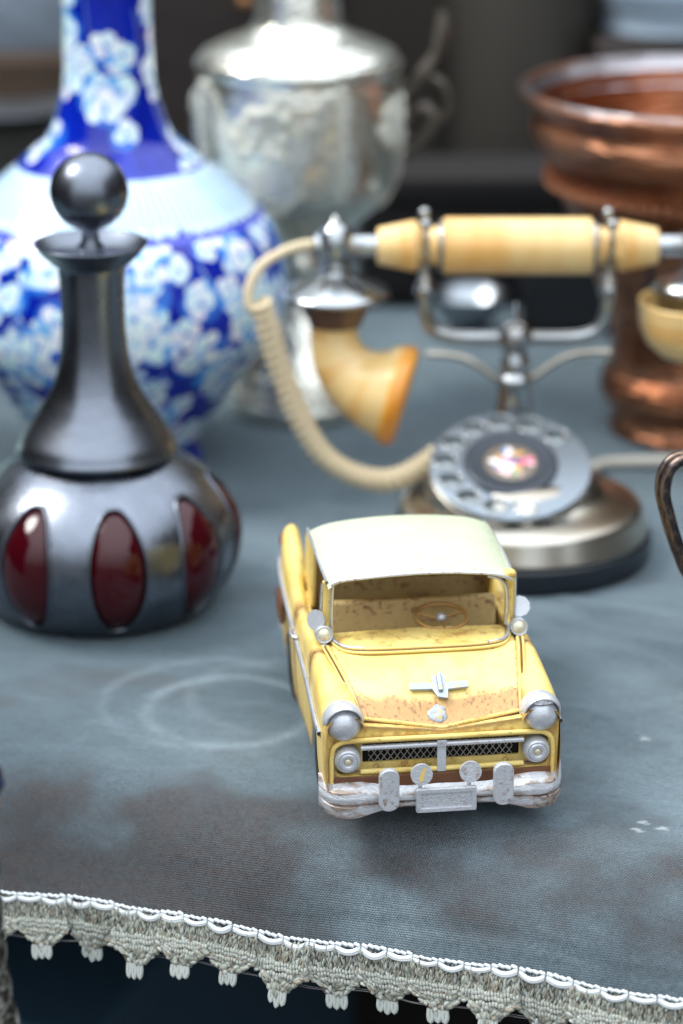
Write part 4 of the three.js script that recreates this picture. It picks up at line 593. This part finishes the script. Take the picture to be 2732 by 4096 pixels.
  { const g = new RoundedBoxGeometry(0.005, 0.006, 0.014, 3, 0.0012); g.translate(0, 0.0012, 0.0415); g.rotateY(0.42); mesh('finger_stop', g, mat({ color: col(0.12, 0.13, 0.14), metalness: 0.8, roughness: 0.3 }), dl); }
  const cb = tube([V(0.03, 0.012, -0.07), V(0.05, 0.006, -0.12), V(0.062, 0.0042, -0.148), V(0.1, 0.0042, -0.154), V(0.2, 0.0042, -0.15), V(0.33, 0.0042, -0.12)], 0.0036, 80, 10); mesh('line_cable', cb, mat({ color: col(0.5, 0.48, 0.42), roughness: 0.6 }), T);
}
{
  const HZ = -1.506, HY = 0.172; // handset axis
  const Hs = thing('telephone_handset', 'ivory and nickel telephone handset with horn mouthpiece and ribbed cord, lying on the cradle', 'handset', [0.103, HY, HZ]);
  const rod = (pts, n) => { const g = lathe(pts, 40, n); g.rotateZ(-Math.PI / 2); return g; }; // lathe y -> +x
  mesh('grip', rod([[0.0001, -0.0435], [0.0155, -0.0435], [0.0168, -0.0425], [0.0168, 0.0425], [0.0155, 0.0435], [0.0001, 0.0435]]), ivory, Hs);
  for (const s of [-1, 1]) {
    mesh('collar', rod([[0.0125, s * 0.0436], [0.0148, s * 0.0438], [0.0148, s * 0.0462], [0.0118, s * 0.0465]]), nickel, Hs);
    mesh('grip_neck', rod([[0.0118, s * 0.0464], [0.0112, s * 0.05], [0.0095, s * 0.053], [0.0112, s * 0.056], [0.0135, s * 0.0585]]), ivory, Hs);
    mesh('grip_end', rod([[0.0132, s * 0.0584], [0.0148, s * 0.0594], [0.0152, s * 0.0605], [0.0108, s * 0.0815], [0.0098, s * 0.0822], [0.0001, s * 0.0822]]), ivory, Hs);
    mesh('metal_rod', rod([[0.0066, s * 0.082], [0.0066, s * 0.106], [0.0072, s * 0.1065], [0.0072, s * 0.118], [0.006, s * 0.119], [0.0001, s * 0.119]]), nickel, Hs);
  }
  // mouthpiece side
  const mp = new THREE.Group(); mp.name = 'mouthpiece'; mp.position.set(-0.1065, 0, 0); Hs.add(mp);
  mesh('hub', lathe([[0.0001, 0.0185], [0.0018, 0.0175], [0.003, 0.0145], [0.0062, 0.0122], [0.0098, 0.0085], [0.0108, 0.002], [0.0105, -0.005], [0.0085, -0.0075], [0.0072, -0.0095], [0.0085, -0.0108], [0.0088, -0.013], [0.0078, -0.0145], [0.0095, -0.0165]], 48), nickel, mp);
  mesh('disc', lathe([[0.0092, -0.016], [0.0125, -0.0185], [0.02, -0.0215], [0.03, -0.0255], [0.0325, -0.0275], [0.0325, -0.0292], [0.0305, -0.0305], [0.024, -0.033], [0.02, -0.0345]], 64), nickel, mp);
  mesh('wooden_cup', lathe([[0.0215, -0.0335], [0.0195, -0.039], [0.0165, -0.0445], [0.0155, -0.0475]], 48), mat({ color: col(0.1, 0.04, 0.015), roughness: 0.35, clearcoat: 0.5 }), mp);
  mesh('horn', sweep([V(-0.001, -0.0455, 0), V(-0.0005, -0.058, 0.001), V(0.0035, -0.07, 0.003), V(0.012, -0.0795, 0.005), V(0.024, -0.0855, 0.008), V(0.0335, -0.0877, 0.009)], [0.0135, 0.0145, 0.0168, 0.0202, 0.0242, 0.0292], 40, 40), ivory, mp);
  { const g = lathe([[0.0288, -0.003], [0.0302, -0.0015], [0.0306, 0.003], [0.0298, 0.0065], [0.0272, 0.0078], [0.024, 0.0072], [0.0215, 0.0045], [0.012, 0.001], [0.0001, 0]], 56); g.applyQuaternion(new THREE.Quaternion().setFromUnitVectors(V(0, 1, 0), V(0.95, -0.26, 0.12).normalize())); g.translate(0.0345, -0.088, 0.0092); mesh('horn_rim', g, amber, mp); }
  // earpiece side
  const ep = new THREE.Group(); ep.name = 'earpiece'; ep.position.set(0.1065, 0, 0); Hs.add(ep);
  mesh('hub', lathe([[0.0001, 0.0185], [0.0018, 0.0175], [0.003, 0.0145], [0.0062, 0.0122], [0.0098, 0.0085], [0.0108, 0.002], [0.0105, -0.005], [0.0082, -0.009], [0.0085, -0.013], [0.012, -0.016], [0.022, -0.0185], [0.0275, -0.022], [0.0275, -0.026], [0.0245, -0.0275], [0.024, -0.037], [0.022, -0.039]], 56), nickel, ep);
  mesh('ear_cup', lathe([[0.0325, -0.033], [0.034, -0.0325], [0.0345, -0.034], [0.033, -0.048], [0.029, -0.058], [0.021, -0.0655], [0.0105, -0.0695], [0.0001, -0.0705]], 56), ivory, ep);
  mesh('ear_cup_inside', lathe([[0.0328, -0.0335], [0.031, -0.041], [0.026, -0.043], [0.02, -0.0435]], 48), ivory, ep);
  // cord: thin lead, then a close-wound coil hanging to the telephone base
  const W3 = (x, y, z) => V(x - 0.103, y - HY, z - HZ);
  mesh('cord_lead', tube([W3(-0.0155, 0.173, -1.506), W3(-0.0245, 0.1725, -1.504), W3(-0.0365, 0.1695, -1.497), W3(-0.0478, 0.1629, -1.49), W3(-0.0541, 0.1498, -1.485), W3(-0.0527, 0.1405, -1.483), W3(-0.0485, 0.139, -1.483), W3(-0.045, 0.1425, -1.483), W3(-0.0455, 0.146, -1.483)], 0.0031, 70, 10), cordMat, Hs);
  { const c = spline([[-0.0468, 0.1445, -1.483], [-0.0425, 0.1268, -1.483], [-0.0345, 0.1006, -1.482], [-0.0245, 0.0745, -1.48], [-0.01, 0.0515, -1.478], [0.0093, 0.0405, -1.475], [0.0298, 0.0395, -1.47], [0.045, 0.0475, -1.468], [0.0585, 0.0585, -1.466]].map(p => W3(...p))), L = c.getLength(), turns = Math.round(L / 0.0056), n = turns * 14, fr = c.computeFrenetFrames(n, false), pts = [];
    for (let i = 0; i <= n; i++) { const p = c.getPointAt(i / n), a = i / 14 * Math.PI * 2, r = 0.0052 * (0.92 + 0.08 * Math.min(1, i / 40)); pts.push(p.addScaledVector(fr.normals[i], Math.cos(a) * r).addScaledVector(fr.binormals[i], Math.sin(a) * r)); }
    mesh('coiled_cord', merge([new THREE.TubeGeometry(spline(pts), n, 0.0022, 7), new THREE.TubeGeometry(c, 60, 0.0036, 10)]), cordMat, Hs); }
}

// ---------------------------------------------------------------- copper vessel
{
  const K = thing('copper_vessel', 'large hammered copper vessel with wide rolled rim and rope band, right behind the telephone', 'copper pot', [0.236, 0, -1.695]);
  const ham = greyTex(512, 512, (u, v) => { let m = 1; const N = 26, x = u * N, y = v * N; for (let i = -1; i <= 1; i++) for (let j = -1; j <= 1; j++) { const a = Math.floor(x) + i, b = Math.floor(y) + j, A = ((a % N) + N) % N, B = ((b % N) + N) % N; const d = Math.hypot(a + HT[(A * 131 + B * 977) & 65535] - x, b + HT[(A * 733 + B * 389 + 5) & 65535] - y); if (d < m) m = d; } return m; });
  const cu = mat({ map: colourTex(512, 512, (u, v) => { const n = fbm(u * 6, v * 6, 4, 6), f = fbm(u * 30, v * 30, 3, 30); return mixc(mixc([0.5, 0.23, 0.13], [0.3, 0.115, 0.055], sstep(0.35, 0.7, n)), [0.14, 0.06, 0.04], 0.5 * sstep(0.5, 0.75, f)); }), metalness: 1, roughness: 0.33, bumpMap: ham, bumpScale: 0.001 });
  mesh('rim', lathe([[0.106, 0.213], [0.112, 0.2175], [0.1165, 0.2225], [0.1205, 0.2265], [0.1215, 0.2295], [0.12, 0.232], [0.1165, 0.232], [0.1135, 0.229], [0.109, 0.223]], 120), mat({ map: colourTex(512, 128, (u, v) => mixc([0.42, 0.4, 0.42], [0.55, 0.27, 0.17], sstep(0.4, 0.6, fbm(u * 9, v * 3, 3, 9)))), metalness: 1, roughness: 0.3, bumpMap: ham, bumpScale: 0.0012 }), K);
  mesh('bowl', lathe([[0.1085, 0.2235], [0.1095, 0.214], [0.113, 0.208], [0.1125, 0.2], [0.107, 0.1905], [0.1015, 0.184], [0.098, 0.177]], 120, 40), cu, K);
  mesh('inside', lathe([[0.109, 0.2225], [0.105, 0.2], [0.097, 0.178], [0.085, 0.165], [0.05, 0.155], [0.0001, 0.152]], 96), cu, K);
  { const bd = new THREE.Group(); bd.name = 'rope_band'; K.add(bd); const bg = new THREE.CapsuleGeometry(0.0038, 0.0035, 3, 8); bg.rotateZ(0.4);
    for (let i = 0; i < 74; i++) { const a = i / 74 * Math.PI * 2, o = mesh('bead', bg, cu, bd); o.rotation.y = a; o.position.set(Math.sin(a) * 0.1005, 0.172, Math.cos(a) * 0.1005); } }
  mesh('lower_body', lathe([[0.0975, 0.177], [0.096, 0.169], [0.089, 0.15], [0.0775, 0.125], [0.0665, 0.1], [0.0585, 0.08], [0.056, 0.065], [0.0565, 0.05], [0.0575, 0.0445]], 96, 50), cu, K);
  mesh('base', lathe([[0.057, 0.045], [0.0598, 0.042], [0.0625, 0.0365], [0.0628, 0.029], [0.0595, 0.0225], [0.0545, 0.0185], [0.0525, 0.014], [0.054, 0.008], [0.0556, 0.003], [0.0555, 0.0008], [0.0001, 0.0008]], 96), cu, K);
  const iron = mat({ color: col(0.06, 0.045, 0.05), metalness: 0.8, roughness: 0.4 });
  mesh('side_handle', tube([V(-0.01, 0.158, 0.0965), V(-0.034, 0.15, 0.094), V(-0.0435, 0.125, 0.089), V(-0.041, 0.085, 0.082), V(-0.026, 0.07, 0.079), V(-0.005, 0.077, 0.082), V(0.004, 0.1, 0.088)], 0.0022, 60, 8), iron, K);
  { const g = new THREE.SphereGeometry(0.008, 20, 14); g.translate(-0.006, 0.158, 0.095); mesh('handle_boss', g, iron, K); }
}

// ---------------------------------------------------------------- bronze jug at the right edge (handle in view)
{
  const J = thing('bronze_jug', 'dark bronze jug with a grooved loop handle, cut off by the right edge', 'jug', [0.2145, 0, -1.205]);
  const br = mat({ map: colourTex(256, 256, (u, v) => { const n = fbm(u * 9, v * 9, 4, 9), s = fbm(u * 40, v * 8, 3, 8); return mixc(mixc([0.05, 0.045, 0.05], [0.16, 0.12, 0.1], sstep(0.4, 0.65, s)), [0.3, 0.2, 0.12], sstep(0.62, 0.8, n)); }), metalness: 0.85, roughness: 0.38, bumpMap: greyTex(256, 256, (u, v) => fbm(u * 30, v * 6, 3, 6)), bumpScale: 0.0006 });
  mesh('body', lathe([[0.0001, 0.0005], [0.03, 0.0005], [0.031, 0.004], [0.026, 0.01], [0.033, 0.03], [0.038, 0.055], [0.035, 0.08], [0.024, 0.11], [0.02, 0.125], [0.024, 0.14], [0.0225, 0.141], [0.018, 0.125]], 56, 60), br, J);
  const hp = [V(-0.033, 0.075, 0), V(-0.043, 0.079, 0), V(-0.05, 0.093, 0), V(-0.0565, 0.112, 0.001), V(-0.0595, 0.126, 0.001), V(-0.057, 0.137, 0.001), V(-0.05, 0.1415, 0), V(-0.042, 0.1395, 0), V(-0.03, 0.134, 0), V(-0.021, 0.13, 0)];
  mesh('handle', merge([0, 1, 2].map(k => tube(hp.map(p => p.clone().add(V(k === 1 ? -0.0016 : 0.001, k === 1 ? 0.0008 : 0, (k - 1) * 0.0034))), 0.0028 - (k === 1 ? 0.0006 : 0), 70, 10))), br, J);
  mesh('thumb_scroll', tube([V(-0.05, 0.093, 0), V(-0.045, 0.0945, 0), V(-0.0425, 0.0885, 0), V(-0.045, 0.084, 0)], 0.0024, 30, 8), br, J);
}
// ---------------------------------------------------------------- filigree stand at the left edge, in front of the table
{
  const F = thing('filigree_stand', 'slender silver filigree stand with dark blue glass knob, cut off by the left edge', 'stand', [-0.1428, GY, -0.962]);
  const fil = mat({ map: colourTex(256, 256, (u, v) => mixc([0.35, 0.36, 0.34], [0.08, 0.075, 0.06], sstep(0.4, 0.6, fbm(u * 30, v * 30, 2, 30)))), metalness: 0.9, roughness: 0.35, bumpMap: greyTex(256, 256, (u, v) => fbm(u * 30, v * 30, 2, 30)), bumpScale: 0.0008 });
  const top = 0.835; // knob centre above the ground
  mesh('stem', planar(lathe([[0.0001, 0.002], [0.09, 0.002], [0.09, 0.008], [0.05, 0.02], [0.02, 0.05], [0.014, 0.2], [0.013, 0.45], [0.017, 0.6], [0.0195, 0.655], [0.0165, 0.69], [0.0108, 0.712], [0.0052, 0.745], [0.0034, 0.78], [0.0032, 0.822]], 40, 220), 14), fil, F);
  const wires = []; for (let k = 0; k < 6; k++) { const p = []; for (let i = 0; i <= 120; i++) { const h = lerp(0.6, 0.822, i / 120), r = interp(h, [[0.6, 0.017], [0.655, 0.0195], [0.69, 0.0165], [0.712, 0.0108], [0.745, 0.0052], [0.78, 0.0034], [0.822, 0.0032]]) + 0.0003, a = k / 3 * Math.PI * 2 + (k % 2 ? 1 : -1) * i * 0.24; p.push(V(Math.sin(a) * r, h, Math.cos(a) * r)); } wires.push(tube(p, 0.0006, 400, 5)); }
  mesh('filigree_wire', merge(wires), fil, F);
  mesh('knob', lathe([[0.003, -0.0078], [0.0055, -0.0062], [0.0074, -0.0025], [0.0076, 0.001], [0.0066, 0.0045], [0.004, 0.0068], [0.0001, 0.0074]].map(([r, y]) => [r, y + top]), 40, 30), mat({ color: col(0.004, 0.018, 0.07), roughness: 0.06, clearcoat: 1, clearcoatRoughness: 0.03 }), F);
  mesh('knob_collar', lathe([[0.0038, 0.821], [0.005, 0.823], [0.0048, 0.8265], [0.003, 0.828]], 24), mat({ color: col(0.4, 0.25, 0.12), metalness: 0.9, roughness: 0.35 }), F);
}
// ---------------------------------------------------------------- celadon jar at the left edge
solo('celadon_jar', lathe([[0.0001, 0.0006], [0.024, 0.0006], [0.026, 0.004], [0.036, 0.025], [0.0405, 0.05], [0.0405, 0.07], [0.036, 0.084], [0.026, 0.092], [0.0245, 0.1], [0.027, 0.104], [0.025, 0.104], [0.022, 0.097]], 56, 60), mat({ color: col(0.5, 0.68, 0.6), roughness: 0.15, clearcoat: 1 }), 'pale green celadon jar mostly hidden by the left edge, beside the vase', 'jar', [-0.247, 0, -1.482]);
// ---------------------------------------------------------------- box under the table
{
  const B = thing('storage_box', 'large navy blue storage box standing in the dark under the table', 'box', [-0.36, GY, -1.62], -0.31);
  const nv = mat({ color: col(0.03, 0.07, 0.11), roughness: 0.55 });
  const g = new RoundedBoxGeometry(0.62, 0.5, 0.5, 4, 0.012); g.translate(0, 0.25, 0); mesh('box_body', g, nv, B);
  const l = new RoundedBoxGeometry(0.635, 0.03, 0.515, 4, 0.008); l.translate(0, 0.512, 0); mesh('box_lid', l, nv, B);
}
// ---------------------------------------------------------------- goods at the back of the table, out of focus
{
  const wood = (c, k) => mat({ map: colourTex(256, 256, (u, v) => scalec(c, 0.6 + 0.8 * fbm(u * 3, v * 24, 4, 3))), roughness: k });
  // dark milk churn
  const M = thing('metal_churn', 'tall dark grey metal churn at the back between urn and copper vessel', 'churn', [0.146, 0, -2.2]);
  const dm = mat({ map: colourTex(256, 256, (u, v) => scalec([0.085, 0.076, 0.064], 0.6 + 0.7 * fbm(u * 8, v * 4, 4, 4))), metalness: 0.6, roughness: 0.5 });
  mesh('body', lathe([[0.0001, 0.001], [0.066, 0.001], [0.068, 0.004], [0.068, 0.05], [0.0695, 0.052], [0.0695, 0.056], [0.068, 0.058], [0.067, 0.22], [0.064, 0.26], [0.05, 0.3], [0.042, 0.33], [0.046, 0.37], [0.044, 0.37], [0.04, 0.33]], 64), dm, M);
  for (const s of [-1, 1]) mesh('lug', tube([V(s * 0.06, 0.28, 0.01), V(s * 0.08, 0.285, 0.01), V(s * 0.083, 0.25, 0.01), V(s * 0.067, 0.235, 0.01)], 0.004, 24, 8), dm, M);
  // dark chest with a pale enamel tray on it
  const Q = thing('wooden_chest', 'dark wooden chest behind the copper vessel, under the pale tray', 'chest', [0.36, 0, -2.22]);
  { const w = wood([0.03, 0.022, 0.018], 0.6); const g = new RoundedBoxGeometry(0.3, 0.165, 0.2, 3, 0.006); g.translate(0, 0.083, 0); mesh('chest_body', g, w, Q); const l = new RoundedBoxGeometry(0.31, 0.025, 0.21, 3, 0.006); l.translate(0, 0.1778, 0); mesh('chest_lid', l, w, Q); }
  const tr = grid(60, 12, (u, v) => { const a = u * Math.PI * 2, ex = 0.5, c = Math.cos(a), s = Math.sin(a), k = interp(v, [[0, 0.001], [0.3, 0.9], [0.55, 0.93], [0.8, 1], [1, 0.99]]), h = interp(v, [[0, 0], [0.3, 0], [0.55, 0.01], [0.8, 0.034], [1, 0.032]]); return [Math.sign(c) * Math.abs(c) ** ex * 0.135 * k, h, Math.sign(s) * Math.abs(s) ** ex * 0.09 * k]; }, true);
  solo('enamel_tray', tr, mat({ color: col(0.34, 0.42, 0.5), roughness: 0.3 }), 'pale blue enamel tray on the dark chest, top right corner', 'tray', [0.345, 0.1912, -2.2]);
  // left: low cabinet with a brown box, grey-blue sack behind
  const cab = thing('low_cabinet', 'dark low cabinet at the back left, carrying the brown box and pewter dish', 'cabinet', [-0.33, 0, -2.24]);
  { const w = wood([0.022, 0.018, 0.014], 0.6); const g = new RoundedBoxGeometry(0.34, 0.118, 0.2, 3, 0.005); g.translate(0, 0.0595, 0); mesh('cabinet_body', g, w, cab); for (const s of [-1, 1]) { const d = new RoundedBoxGeometry(0.155, 0.095, 0.008, 2, 0.002); d.translate(s * 0.081, 0.06, 0.102); const dd = mesh('drawer', d, w, cab); const k = new THREE.SphereGeometry(0.006, 16, 12); k.translate(s * 0.081, 0.06, 0.11); mesh('knob', k, mat({ color: col(0.2, 0.12, 0.05), metalness: 0.8, roughness: 0.4 }), dd); } }
  { const b = thing('brown_box', 'small dark brown wooden box on the low cabinet, left of the vase neck', 'box', [-0.262, 0.119, -2.24], 0.1); const w = wood([0.06, 0.032, 0.014], 0.5); const g = new RoundedBoxGeometry(0.07, 0.03, 0.05, 2, 0.003); g.translate(0, 0.0152, 0); mesh('box_body', g, w, b); const l = new RoundedBoxGeometry(0.073, 0.009, 0.053, 2, 0.002); l.translate(0, 0.035, 0); mesh('box_lid', l, w, b); }
  solo('pewter_dish', lathe([[0.0001, 0.001], [0.03, 0.001], [0.05, 0.006], [0.058, 0.009], [0.058, 0.0105], [0.048, 0.0085], [0.028, 0.004], [0.0001, 0.004]], 56), mat({ color: col(0.25, 0.27, 0.3), metalness: 0.9, roughness: 0.4 }), 'shallow pewter dish on the low cabinet in front of the brown box', 'dish', [-0.275, 0.1195, -2.155 - 0.02]);
  { const g = new THREE.IcosahedronGeometry(1, 5), p = g.attributes.position; for (let i = 0; i < p.count; i++) { const y = p.getY(i), q = 1 + 0.2 * (fbm(p.getX(i) * 2 + 5, y * 2 + p.getZ(i) * 1.3, 3) - 0.5); p.setXYZ(i, p.getX(i) * q * 0.13, Math.max(-0.1, y * q * 0.15), p.getZ(i) * q * 0.09); } g.computeVertexNormals(); g.translate(0, 0.101, 0); solo('cloth_sack', g, mat({ color: col(0.3, 0.36, 0.43), roughness: 0.95 }), 'grey-blue cloth sack lumped behind the brown box, top left corner', 'sack', [-0.33, 0.1, -2.42]); }
  { const s = thing('plank_stand', 'dark plank stand behind the low cabinet, carrying the cloth sack', 'stand', [-0.33, 0, -2.43]); const w = wood([0.02, 0.016, 0.013], 0.7); const g = new RoundedBoxGeometry(0.32, 0.1, 0.16, 2, 0.004); g.translate(0, 0.0505, 0); mesh('stand_body', g, w, s); }
  // dark upright box between vase and urn
  { const b = thing('upright_case', 'tall near-black wooden case between the vase neck and the silver urn', 'case', [-0.095, 0, -2.2], 0.08); const w = wood([0.022, 0.014, 0.01], 0.45); const g = new RoundedBoxGeometry(0.15, 0.34, 0.12, 3, 0.006); g.translate(0, 0.171, 0); mesh('case_body', g, w, b); const d = new RoundedBoxGeometry(0.13, 0.31, 0.006, 2, 0.002); d.translate(0, 0.172, 0.062); const dd = mesh('door', d, w, b); const k = new THREE.SphereGeometry(0.007, 16, 12); k.translate(0.012, 0.22, 0.068); mesh('knob', k, mat({ color: col(0.35, 0.18, 0.08), metalness: 0.8, roughness: 0.4 }), dd); }
  { const b = thing('ebony_chest', 'long near-black chest at the back, between the silver urn and copper vessel', 'chest', [0.118, 0, -2.055], 0.03); const w = wood([0.007, 0.006, 0.006], 0.95); const g = new RoundedBoxGeometry(0.21, 0.082, 0.09, 3, 0.004); g.translate(0, 0.0415, 0); mesh('chest_body', g, w, b); const l = new RoundedBoxGeometry(0.216, 0.02, 0.096, 3, 0.004); l.translate(0, 0.093, 0); mesh('chest_lid', l, w, b); for (let i = 0; i < 5; i++) { const q = new RoundedBoxGeometry(0.03, 0.06, 0.004, 2, 0.001); q.translate(-0.08 + 0.04 * i, 0.042, 0.0465); mesh('panel', q, w, b); } }
  // small silver bowl and dark tin behind the cradle
  solo('silver_bowl', lathe([[0.0001, 0.0006], [0.014, 0.0006], [0.015, 0.003], [0.012, 0.006], [0.022, 0.014], [0.029, 0.026], [0.03, 0.032], [0.0285, 0.032], [0.02, 0.016], [0.0001, 0.009]], 56), mat({ color: col(0.3, 0.33, 0.36), metalness: 1, roughness: 0.3 }), 'small silver bowl behind the telephone cradle, left of the dark tin', 'bowl', [0.096, 0, -1.93]);
  { const b = thing('dark_tin', 'small dark blue-grey tin box behind the telephone cradle', 'tin', [0.175, 0, -1.955], -0.1); const m = mat({ color: col(0.025, 0.028, 0.032), metalness: 0.5, roughness: 0.45 }); const g = new RoundedBoxGeometry(0.075, 0.045, 0.05, 3, 0.004); g.translate(0, 0.023, 0); mesh('tin_body', g, m, b); const l = new RoundedBoxGeometry(0.077, 0.012, 0.052, 3, 0.003); l.translate(0, 0.051, 0); mesh('tin_lid', l, m, b); }
}

scene.traverse(o => { if (o.isMesh) o.castShadow = o.receiveShadow = true; });
renderer.render(scene, camera);
